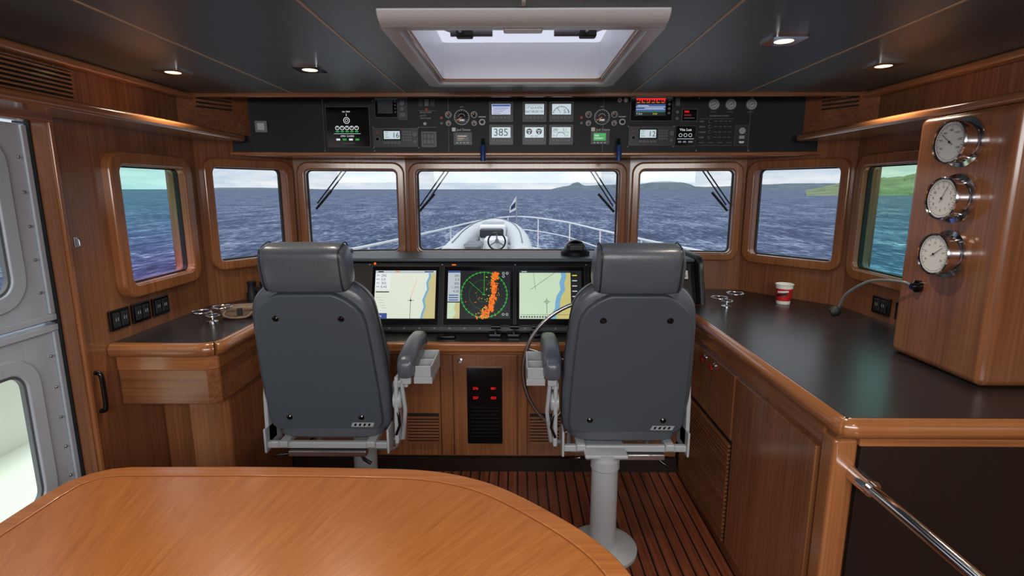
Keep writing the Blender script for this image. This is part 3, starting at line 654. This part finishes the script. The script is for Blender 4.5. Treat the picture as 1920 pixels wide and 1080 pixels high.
holder(-1.44,2.44,.933); holder(1.12,2.80,.933)
g=grp('leather_pouch',(-1.34,2.52,.933))
Mx=Matrix.Translation((-1.365,2.56,.933))@Matrix.Rotation(.35,4,'Z')
bm=bmesh.new(); addbox(bm,-.085,.085,-.045,.045,0,.050); fin(bm,'pouch_body',LEATHB,g,.016,M=Mx,seg=4)
bm=bmesh.new(); addbox(bm,-.087,.087,-.050,.03,.030,.058); fin(bm,'pouch_flap',LEATHB,g,.012,M=Mx,seg=4)
bm=bmesh.new(); addbox(bm,-.012,.012,-.055,-.046,.015,.05); fin(bm,'pouch_tab',RUBBER,g,.003,M=Mx)
tube('pouch_strap',[Mx@Vector(v) for v in bez([(-.05,-.04,.05),(-.07,-.055,.02),(-.03,-.07,.008),(.03,-.065,.008),(.06,-.05,.03)],5)],.006,LEATHB,g)
g=grp('binoculars',(-1.44,2.90,.933))
for dx in (-.035,.035):
    lathe('binocular_barrel',[(.030,0),(.030,.04),(.022,.07),(.022,.10),(.024,.105),(.024,.115)],RUBBER,g,M=Matrix.Translation((-1.44+dx,2.90,.933)))
box('binocular_bridge',-1.465,-1.415,2.89,2.91,.99,1.02,BLACKG,g,.005)
g=grp('paper_cup',(1.46,2.88,.933)); Mx=Matrix.Translation((1.46,2.88,.933))
def cr(z): return .034+.011*z/.108
lathe('cup_lower',[(cr(0),0),(cr(.018),.018)],PAPERW,g,M=Mx); lathe('cup_band',[(cr(.018),.018),(cr(.085),.085)],PAPERR,g,M=Mx,caps=False)
lathe('cup_upper',[(cr(.085),.085),(cr(.106),.106),(cr(.106)+.003,.108),(cr(.106),.111),(cr(.1)-.002,.106),(.034,.02)],PAPERW,g,M=Mx,caps=False)
def cupband(a0,n,da,z0,z1,sl,mat,nm):
    bm=bmesh.new()
    for i in range(n):
        a=a0+i*da;b2=a+da
        vs=[bm.verts.new(((cr(zz)+.0007)*math.cos(t),(cr(zz)+.0007)*math.sin(t),zz)) for t,zz in [(a,z0+sl*i),(b2,z0+sl*(i+1)),(b2,z1+sl*(i+1)),(a,z1+sl*i)]]; bm.faces.new(vs)
    fin(bm,nm,mat,g,M=Mx)
cupband(pi*1.05,14,.1,.040,.054,.0010,PAPERB,'cup_stripe'); cupband(pi*1.08,14,.1,.062,.072,.0004,PAPERW,'cup_stripe_white')
g=grp('grab_rail',(.95,1.3,.75))
tube('rail_bar',[(.955,1.34,.757),(.955,.7,.757),(.955,.1,.757)],.016,CHROME,g,segs=16)
tube('rail_collar',[(.955,1.399,.757),(.955,1.32,.757)],.024,CHROME,g,segs=18)
tube('rail_post',[(.955,.12,.757),(.955,.12,0)],.016,CHROME,g,segs=16)
# ------------------------------------------------------------ table
g=grp('dining_table',(-.5,.9,0))
TP=[(-1.26,.25),(-1.26,1.28)]+[(-1.26+.13-.13*math.cos(a),1.30+.13*math.sin(a)) for a in [pi/8,pi/4,3*pi/8,pi/2]]+[(-.8,1.435),(-.45,1.43),(-.26,1.418),(-.12,1.375),(-.01,1.305),(.118,1.186),(.196,1.090),(.241,.993),(.268,.86),(.275,.70),(.275,.25)]
TPs=[(-1.26,.25),(-1.26,1.28)]+TP[2:6]+[(v.x,v.y) for v in bez([(a,b,0) for a,b in TP[6:]],5)]
prism('table_top',TPs,.722,.748,'z',VENEER,g,.002)
def inset(P,d):
    out=[]; n=len(P)
    for i in range(n):
        a=Vector(P[i-1]);b=Vector(P[i]);c=Vector(P[(i+1)%n])
        t=((b-a).normalized()+(c-b).normalized()).normalized(); nrm=Vector((t.y,-t.x))
        out.append((b.x+nrm.x*d,b.y+nrm.y*d))
    return out
def band(name,d0,d1,z0,z1,mat,bev=0):
    I=inset(TPs,d0);O=inset(TPs,d1)
    loft(name,[[(a,b,z0) for a,b in O],[(a,b,z1) for a,b in O],[(a,b,z1) for a,b in I],[(a,b,z0) for a,b in I]],mat,g,close=True,bevel=bev)
band('table_edge_band',.050,-.004,.715,.7495,wood('table_border',0,S(168,96,44),S(196,124,66),.3,.3),.006)
band('table_inlay_line',.0520,.0497,.748,.7495,pmat('inlay_dark',S(130,74,36),.4))
lathe('table_pedestal',[(.22,0),(.22,.02),(.06,.05),(.05,.1),(.05,.72)],STEEL,g,M=Matrix.Translation((-.5,.85,0)))
# ------------------------------------------------------------ helm chairs
def interp(prof):
    P=bez([(a,b,c) for a,b,c in prof],4); return [(v.x,v.y,v.z) for v in P]
def chair(x,y,px,py,inner,armx):
    g=grp('helm_chair',(x,y,0))
    K=dict(local=True)
    Mp=Matrix.Translation((px,py,0))
    lathe('pedestal_base',[(.15,0),(.15,.014),(.135,.024),(.066,.028)],LGREY,g,M=Mp,**K)
    lathe('pedestal_column',[(.056,.02),(.056,.385),(.061,.39),(.061,.43),(.048,.432),(.048,.455)],LGREY,g,M=Mp,n=40,**K)
    box('slide_plate',px-.09,px+.09,py-.04,.3,.442,.457,LGREY,g,.005,**K)
    for s in (-1,1):
        box('slide_rail',s*.19-.02,s*.19+.02,-.06,.38,.445,.475,LGREY,g,.006,**K)
        prism('frame_bracket',[(-.06,.42),(.10,.42),(.10,.48),(.03,.53),(-.06,.53)],s*.262,s*.272,'x',LGREY,g,.003,**K)
    box('cross_member',-.27,.27,-.045,-.02,.435,.465,LGREY,g,.006,**K); box('cross_member_low',-.17,.17,-.06,-.02,.405,.43,STEEL,g,.004,**K)
    tube('adjust_lever',[(-.10,.05,.44),(-.13,-.04,.415),(-.23,-.06,.41)],.006,BLACKG,g,**K); tube('adjust_lever',[(.10,.02,.43),(.16,-.06,.395),(.19,-.06,.375)],.008,BLACKG,g,**K)
    loft('seat',[sell(.245*s,.20*s,0,.165,zz,5) for zz,s in [(.475,.93),(.485,.98),(.51,1.0),(.57,1.0),(.595,.97),(.608,.88)]],LEATHER,g,**K)
    R=Matrix.Translation((0,-.02,.522))@Matrix.Rotation(math.radians(13.5),4,'X')@Matrix.Diagonal((1,1,.953,1))
    prof=[(-.050,.20,.030),(-.035,.235,.045),(-.01,.262,.057),(.12,.272,.066),(.3,.268,.066),(.45,.258,.066),(.56,.248,.064),(.62,.235,.06),(.665,.205,.052),(.695,.165,.042),(.71,.13,.03)]
    loft('back_cushion',[sell(hw,hd,0,.07,hh,4.5,48) for hh,hw,hd in interp(prof)],LEATHER,g,M=R,**K)
    for s in (-1,1):
        tube('back_bolster',[R@Vector((s*.215,.125,.05)),R@Vector((s*.22,.14,.3)),R@Vector((s*.20,.125,.58))],[.03,.045,.03],LEATHER,g,segs=16,**K)
        e=[R@Vector((s*(hw+.001),.07,hh)) for hh,hw,hd in interp(prof)[4:-4]]
        tube('back_piping',e,.003,BEZEL,g,segs=6,**K)
    half=[(.20,0.0),(.222,.006),(.236,.022),(.242,.05),(.24,.2),(.232,.4),(.222,.54),(.212,.585),(.19,.62),(.155,.652),(.12,.672),(.10,.678)]
    pts=half+[(-a,b) for a,b in half[::-1]]
    bm=bmesh.new(); A=[bm.verts.new((a,-.014,b)) for a,b in pts]; B=[bm.verts.new((a,.02,b)) for a,b in pts]; bm.faces.new(A); bm.faces.new(B)
    for i in range(len(pts)): bm.faces.new([A[i],A[(i+1)%len(pts)],B[(i+1)%len(pts)],B[i]])
    fin(bm,'back_shell',SHELL,g,.008,M=R,local=True)
    for (bx,bz) in [(-.13,.57),(.13,.57),(-.155,.07),(.155,.07)]:
        lathe('shell_bolt',[(.013,0),(.013,.004),(.008,.008),(.005,.008)],BLACKG,g,M=R@Matrix.Translation((bx,-.013,bz))@Matrix.Rotation(pi/2,4,'X'),n=20,**K)
    bm=bmesh.new()
    vs=[bm.verts.new(v) for v in [(.105,-.0155,.018),(.20,-.0155,.018),(.208,-.0155,.042),(.113,-.0155,.042)]]; bm.faces.new(vs); fin(bm,'maker_badge',LGREY,g,M=R,local=True)
    bm=bmesh.new()
    for i in range(4):
        x0=.118+i*.020; vs=[bm.verts.new(v) for v in [(x0,-.0162,.023),(x0+.009,-.0162,.023),(x0+.014,-.0162,.037),(x0+.005,-.0162,.037)]]; bm.faces.new(vs)
    fin(bm,'maker_badge_bars',BLACKG,g,M=R,local=True)
    hp=[(.675,.13,.035),(.68,.158,.05),(.695,.170,.058),(.73,.175,.065),(.79,.175,.066),(.83,.170,.062),(.855,.160,.052),(.868,.14,.035),(.872,.11,.015)]
    loft('headrest',[sell(hw,hd,0,.055,hh,5,48) for hh,hw,hd in interp(hp)],LEATHER,g,M=R,**K)
    for s in (-1,1):
        e=[]
        for i in range(32):
            a=2*pi*i/32; e.append(R@Vector((s*.150,.055+.0665*math.copysign(abs(math.cos(a))**.5,math.cos(a)),.775+.095*math.copysign(abs(math.sin(a))**.5,math.sin(a)))))
        tube('headrest_piping',e,.0028,BEZEL,g,closed=True,segs=6,**K)
    for s in (-1,1):
        ax=s*(armx if s==inner else .268)
        rings=[]
        for i,(yy,zz,w,hh) in enumerate([(-.06,.80,.018,.02),(-.05,.80,.032,.04),(-.02,.805,.040,.052),(.08,.82,.042,.052),(.22,.828,.042,.05),(.30,.83,.038,.045),(.325,.83,.022,.028)]):
            off=0 if s==inner else .10
            rings.append([(ax+a,yy+off,zz+c) for a,c,_ in sell(w,hh,0,0,0,3.2,28)])
        loft('arm_pad',rings,LEATHER,g,**K)
        if s==inner:
            x0,x1=sorted((ax+s*.030,ax+s*.110))
            bm=bmesh.new()
            addbox(bm,x0,x1,-.02,.22,.725,.755); addbox(bm,x0,x0+.008,-.02,.22,.755,.805); addbox(bm,x1-.008,x1,-.02,.22,.755,.805); addbox(bm,x0,x1,-.02,-.012,.755,.805); addbox(bm,x0,x1,.212,.22,.755,.805); addbox(bm,x0,x1,.09,.098,.755,.80)
            fin(bm,'arm_tray',LGREY,g,.003,local=True)
            box('arm_link',min(s*.285,ax),max(s*.285,ax),.0,.04,.70,.73,LGREY,g,.004,**K)
            lathe('arm_pivot',[(.042,0),(.042,.03),(.034,.036),(.02,.036)],LGREY,g,M=Matrix.Translation((s*.285,.02,.64))@Matrix.Rotation(s*pi/2,4,'Y'),**K)
            tube('arm_strut',[(s*.325,-.01,.73),(s*.335,0,.6),(s*.315,.03,.45),(s*.26,.04,.44)],.009,LGREY,g,**K)
            tube('arm_latch',[(s*.31,-.03,.60),(s*.32,-.05,.55),(s*.30,-.04,.50)],.006,BLACKG,g,**K)
        box('arm_beam',ax-.02,ax+.02,(-.03 if s==inner else .08),.26,.725,.770,LGREY,g,.006,**K)
        xx=s*(.29 if s==inner else .262)
        prism('arm_bracket',[(-.03,.45),(.05,.45),(.06,.62),(.09,.74),(.0,.75),(-.02,.66)],xx,xx+s*.018,'x',LGREY,g,.006,**K)
    tube('footrest',[(-.2,.34,.46),(-.2,.37,.24),(-.18,.38,.22),(.18,.38,.22),(.2,.37,.24),(.2,.34,.46)],.010,LGREY,g,**K)
    return g
chair(-.825,2.2,.075,.24,1,.35); chair(.465,2.18,-.09,-.08,-1,.315)
# ------------------------------------------------------------ door left
d=grp('door_1',(-1.74,1.45,0))
def ringx(name,y0,y1,z0,z1,fw,x0,x1,mat,r=.05,bev=.006):
    cy,cz=(y0+y1)/2,(z0+z1)/2; I=rrect(y1-y0,z1-z0,r); O=rrect(y1-y0+2*fw,z1-z0+2*fw,r+fw)
    return loft(name,[[(x0,a+cy,b+cz) for a,b in O],[(x1,a+cy,b+cz) for a,b in O],[(x1,a+cy,b+cz) for a,b in I],[(x0,a+cy,b+cz) for a,b in I]],mat,d,close=True,bevel=bev)
xa,xb=-1.775,-1.735
def leaf(z0,z1,wy0,wy1,wz0,wz1):
    boxes('door_leaf',[(xa,xb,.98,wy0,z0,z1),(xa,xb,wy1,1.95,z0,z1),(xa,xb,wy0,wy1,z0,wz0),(xa,xb,wy0,wy1,wz1,z1)],DOORM,d,.002)
    ringx('door_window_trim',wy0+.02,wy1-.02,wz0+.02,wz1-.02,.055,xb-.01,xb+.012,DOORM,.06)
    ringx('door_window_gasket',wy0+.03,wy1-.03,wz0+.03,wz1-.03,.012,xb-.012,xb+.004,GREYM,.05,0)
    box('door_glass',xa+.01,xa+.016,wy0,wy1,wz0,wz1,GLASS_D,d)
leaf(.02,1.055,1.15,1.79,.40,.94); leaf(1.07,1.775,1.15,1.80,1.17,1.71)
boxes('door_rails',[(xb,xb+.012,.98,1.95,1.03,1.055),(xb,xb+.012,.98,1.95,1.07,1.095),(xb,xb+.010,1.905,1.94,.02,1.03),(xb,xb+.010,1.905,1.94,1.095,1.77)],DOORM,d,.004)
bm=bmesh.new()
for z in [.1+.12*i for i in range(14)]:
    if abs(z-1.06)<.04: continue
    bmesh.ops.create_uvsphere(bm,u_segments=8,v_segments=6,radius=.006,matrix=Matrix.Translation((xb+.004,1.885,z)))
fin(bm,'door_rivets',STEEL,d)
boxes('door_jamb',[(-1.80,-1.665,1.955,1.99,0,1.79),(-1.80,-1.665,.93,.95,0,1.79)],RUBBER,d)
box('door_seal_strip',-1.732,-1.712,1.925,1.95,0,1.79,RUBBER,d)
box('trim_door_jamb',XL-.045,XL+.012,1.935,1.955,0,1.80,TZ,None,.006)
box('trim_door_head',XL-.06,XL+.015,.93,1.955,1.78,1.81,TY,None,.008)
g=grp('door_pull',(XL,1.985,.76))
tube('pull_bar',bez([(XL,1.985,.84),(XL+.022,1.985,.83),(XL+.026,1.985,.76),(XL+.022,1.985,.69),(XL,1.985,.68)],6),.009,BLACKG,g)
g=grp('door_hook',(XL,1.985,1.35)); box('hook_plate',XL,XL+.006,1.975,1.995,1.335,1.375,STEEL,g,.002); tube('hook_arm',[(XL+.006,1.985,1.37),(XL+.015,1.985,1.36),(XL+.015,1.985,1.34)],.003,STEEL,g)
# ------------------------------------------------------------ wipers
def wiper(xt,zt,xb_,zb_,y):
    g=grp('windshield_wiper',(xt,y,zt))
    for o in (0,.028): tube('wiper_arm',[(xt+o,y,zt+.06),(xb_+o,y,zb_+.02)],.0045,RUBBER,g,segs=8)
    s=1 if xt>xb_ else -1
    tube('wiper_blade',[(xb_+.10*s,y-.012,zb_+.10),(xb_-.005*s,y-.012,zb_-.015)],.008,RUBBER,g,segs=8)
wiper(-.423,1.666,-.634,1.42,3.50); wiper(-1.07,1.665,-1.29,1.44,3.47); wiper(.425,1.666,.62,1.42,3.50); wiper(1.12,1.665,1.33,1.43,3.45)
# ------------------------------------------------------------ outside
g=grp('foredeck',(0,8,0))
prism('deck_plate',[(-2.7,3.7),(2.7,3.7),(2.6,8),(1.7,12),(.3,14.6),(-.3,14.6),(-1.7,12),(-2.6,8)],-.1,.02,'z',GELCOAT,g,.02)
prism('coachroof',[(-1.9,4.2),(1.9,4.2),(1.5,7.6),(-1.6,7.6)],.02,.58,'z',GELCOAT,g,.08)
box('side_deck',-3.0,-1.85,-2,3.7,-.1,.02,DECKW,g); box('side_bulwark',-3.05,-3.0,-2,3.7,-.1,.55,DECKW,g)
box('side_deck',1.92,3.0,-2,3.7,-.1,.02,DECKW,g)
g=grp('bow_rail',(0,10,.7))
Lr=[(-2.3,6.0,.80),(-1.9,7.6,.80),(-1.45,10,.80),(-.9,12.5,.82),(0,13.8,.86)]; Rr=[(-x+ .1,y,z) for x,y,z in Lr[::-1]]
path=bez(Lr+Rr[1:],8)
RAILW=pmat('rail_bright',S(214,216,220),.3)
tube('rail_top',path,.018,RAILW,g); tube('rail_mid',[(v.x,v.y,v.z-.33) for v in path],.012,RAILW,g)
for i in range(0,len(path),6):
    v=path[i]; tube('stanchion',[(v.x,v.y,v.z),(v.x,v.y,.02)],.015,RAILW,g,segs=8)
g=grp('inflatable_tender',(-.4,8,.5))
tb=[(-.87,6.6,.68),(-.86,7.5,.71),(-.82,8.4,.77),(-.68,9.2,.84),(-.4,9.65,.88)]
tbp=bez(tb+[(-.8-x,y,z) for x,y,z in tb[::-1][1:]],8)
tube('tender_tube',tbp,.155,GELCOAT,g,segs=20)
prism('tender_floor',[(-.80,6.6),(0,6.6),(-.02,8.4),(-.18,9.1),(-.4,9.5),(-.62,9.1),(-.78,8.4)],.55,.66,'z',WHITEP,g)
prism('tender_hull',[(-.75,6.6),(-.05,6.6),(-.4,9.5)],.02,.55,'z',GELCOAT,g)
box('tender_console',-.50,-.14,7.9,8.3,.6,.84,WHITEP,g,.05)
box('tender_seat',-.60,-.20,7.0,7.3,.62,.74,BEZEL,g,.04); box('tender_backrest',-.60,-.22,8.5,8.62,.78,.93,BEZEL,g,.03)
box('tender_cushion',-.80,-.50,7.3,7.9,.66,.80,GREYM,g,.04)
tube('tender_wheel',circ((-.30,7.78,.80),.125,32),.013,BLACKG,g,closed=True)
for a in (pi/2,pi*7/6,-pi/6): tube('tender_wheel_spoke',[(-.30,7.79,.80),(-.30+.125*math.cos(a),7.78,.80+.125*math.sin(a))],.010,GREYM,g)
tube('tender_wheel_hub',[(-.30,7.77,.80),(-.30,7.92,.80)],.03,GREYM,g)
boxes('tender_deck_pad',[(-.58,-.22,8.75+.09*i,8.80+.09*i,.985,1.0) for i in range(6)],LGREY,g)
box('tender_bow_locker',-.62,-.18,8.7,9.35,.66,.985,WHITEP,g,.05)
tube('tender_grab_line',[(v.x*1.0,v.y,v.z+.16) for v in tbp[4:-4]],.008,GREYM,g)
g=grp('bow_flag',(-.05,13.6,1.1)); tube('flag_pole',[(-.02,13.6,.02),(-.02,13.6,1.38)],.02,STEEL,g)
m=pmat('flag_white',S(200,203,208),.8); m2=pmat('flag_navy',S(30,36,70),.8)
prism('flag_cloth',[(-.03,1.38),(-.03,1.04),(-.20,.96),(-.19,1.10),(-.08,1.3)],13.59,13.595,'y',m,g)
prism('flag_stripe',[(-.045,1.24),(-.055,1.10),(-.17,1.03),(-.16,1.12)],13.58,13.589,'y',m2,g)
# sea
m,nt,b=newmat('open_sea')
tc=nt.nodes.new('ShaderNodeTexCoord')
def noise(sc,scale,det,ro):
    mp=nt.nodes.new('ShaderNodeMapping'); mp.inputs['Scale'].default_value=sc; n=nt.nodes.new('ShaderNodeTexNoise'); n.inputs['Scale'].default_value=scale; n.inputs['Detail'].default_value=det; n.inputs['Roughness'].default_value=ro
    nt.links.new(tc.outputs['Object'],mp.inputs['Vector']); nt.links.new(mp.outputs['Vector'],n.inputs['Vector']); return n
na_=noise((1.9,.5,1),1,5,.65); nb_=noise((.22,.05,1),1,6,.7)
ad=nt.nodes.new('ShaderNodeMath'); ad.operation='MULTIPLY_ADD'; ad.inputs[1].default_value=.55; nt.links.new(na_.outputs['Fac'],ad.inputs[0])
ml=nt.nodes.new('ShaderNodeMath'); ml.operation='MULTIPLY'; ml.inputs[1].default_value=.45; nt.links.new(nb_.outputs['Fac'],ml.inputs[0]); nt.links.new(ml.outputs[0],ad.inputs[2])
r=nt.nodes.new('ShaderNodeValToRGB'); r.color_ramp.elements[0].position=.42; r.color_ramp.elements[1].position=.60; r.color_ramp.elements[0].color=S(36,48,76); r.color_ramp.elements[1].color=S(142,154,174)
e=r.color_ramp.elements.new(.51); e.color=S(72,86,116)
nt.links.new(ad.outputs[0],r.inputs['Fac'])
n3=noise((.14,.14,1),1,9,.74)
r3=nt.nodes.new('ShaderNodeValToRGB'); r3.color_ramp.elements[0].position=.635; r3.color_ramp.elements[1].position=.66; r3.color_ramp.elements[0].color=(0,0,0,1); r3.color_ramp.elements[1].color=(1,1,1,1)
nt.links.new(n3.outputs['Fac'],r3.inputs['Fac'])
mx=nt.nodes.new('ShaderNodeMix'); mx.data_type='RGBA'; nt.links.new(r3.outputs['Color'],mx.inputs['Factor']); nt.links.new(r.outputs['Color'],mx.inputs['A']); mx.inputs['B'].default_value=S(196,203,212)
nt.links.new(mx.outputs['Result'],b.inputs['Base Color'])
b.inputs['Roughness'].default_value=.6; b.inputs['Specular IOR Level'].default_value=.05
bm=bmesh.new(); bmesh.ops.create_grid(bm,x_segments=1,y_segments=1,size=20000,matrix=Matrix.Translation((0,0,-4))); fin(bm,'sea',m)
def land(name,pts,Y,depth,mat,base=-4.2):
    rs=random.Random(7); P=bez([(x,0,z) for x,z in pts],6)
    rows=12
    bm=bmesh.new(); G=[]
    for j in range(rows+1):
        t=j/rows; row=[]
        for v in P:
            hgt=(v.z-base)*math.sin(min(1,t*1.15)*pi/2)
            row.append(bm.verts.new((v.x*(1+t*depth/Y),Y+t*depth+rs.uniform(-.02,.02)*depth*(0<j),base+hgt*(1+rs.uniform(-.06,.06)*(0<j<rows)))))
        G.append(row)
    for j in range(rows):
        for i in range(len(P)-1): bm.faces.new([G[j][i],G[j][i+1],G[j+1][i+1],G[j+1][i]])
    return fin(bm,name,mat,ang=180)
def wpt(u,v,Y): return ((u-970)/1015*Y, H+(356-v)*.00099*Y)
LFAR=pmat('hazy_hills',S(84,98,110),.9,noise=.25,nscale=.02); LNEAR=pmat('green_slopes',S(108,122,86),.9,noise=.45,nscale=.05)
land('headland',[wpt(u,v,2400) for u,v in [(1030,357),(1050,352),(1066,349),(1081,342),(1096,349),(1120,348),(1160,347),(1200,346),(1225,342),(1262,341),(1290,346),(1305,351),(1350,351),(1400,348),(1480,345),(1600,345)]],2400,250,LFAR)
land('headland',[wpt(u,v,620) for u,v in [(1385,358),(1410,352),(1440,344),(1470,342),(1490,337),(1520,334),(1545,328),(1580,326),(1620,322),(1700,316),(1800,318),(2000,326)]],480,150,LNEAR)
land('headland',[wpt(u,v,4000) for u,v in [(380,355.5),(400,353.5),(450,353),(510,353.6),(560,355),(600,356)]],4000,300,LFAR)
# ------------------------------------------------------------ world and lights
w=bpy.data.worlds.new('overcast_sky'); scene.world=w; w.use_nodes=True; nt=w.node_tree; bg=nt.nodes['Background']
tc=nt.nodes.new('ShaderNodeTexCoord'); mp=nt.nodes.new('ShaderNodeMapping'); mp.inputs['Scale'].default_value=(2.4,2.4,12); n=nt.nodes.new('ShaderNodeTexNoise'); n.inputs['Scale'].default_value=3.2; n.inputs['Detail'].default_value=8; n.inputs['Roughness'].default_value=.62
r=nt.nodes.new('ShaderNodeValToRGB'); r.color_ramp.elements[0].position=.38; r.color_ramp.elements[1].position=.62; r.color_ramp.elements[0].color=S(196,212,228); r.color_ramp.elements[1].color=S(240,243,246)
nt.links.new(tc.outputs['Generated'],mp.inputs['Vector']); nt.links.new(mp.outputs['Vector'],n.inputs['Vector']); nt.links.new(n.outputs['Fac'],r.inputs['Fac']); nt.links.new(r.outputs['Color'],bg.inputs['Color']); bg.inputs['Strength'].default_value=1.05
def area(name,loc,rot,sx,sy,e,c):
    l=bpy.data.lights.new(name,'AREA'); l.shape='RECTANGLE'; l.size=sx; l.size_y=sy; l.energy=e; l.color=c
    o=bpy.data.objects.new(name,l); COL.objects.link(o); o.location=loc; o.rotation_euler=rot; return o
area('cabin_fill_light',(0,-.7,1.95),(math.radians(38),0,0),2.4,1.0,104,(1,.98,.95))  # added fill lamp behind the camera, brightens the cabin; no fixture there
sl=bpy.data.lights.new('sun','SUN'); sl.energy=2.2; sl.angle=math.radians(25); so=bpy.data.objects.new('sun',sl); COL.objects.link(so); so.location=(0,0,30); so.rotation_euler=(math.radians(28),math.radians(-14),0)
scene.view_settings.view_transform='Standard'
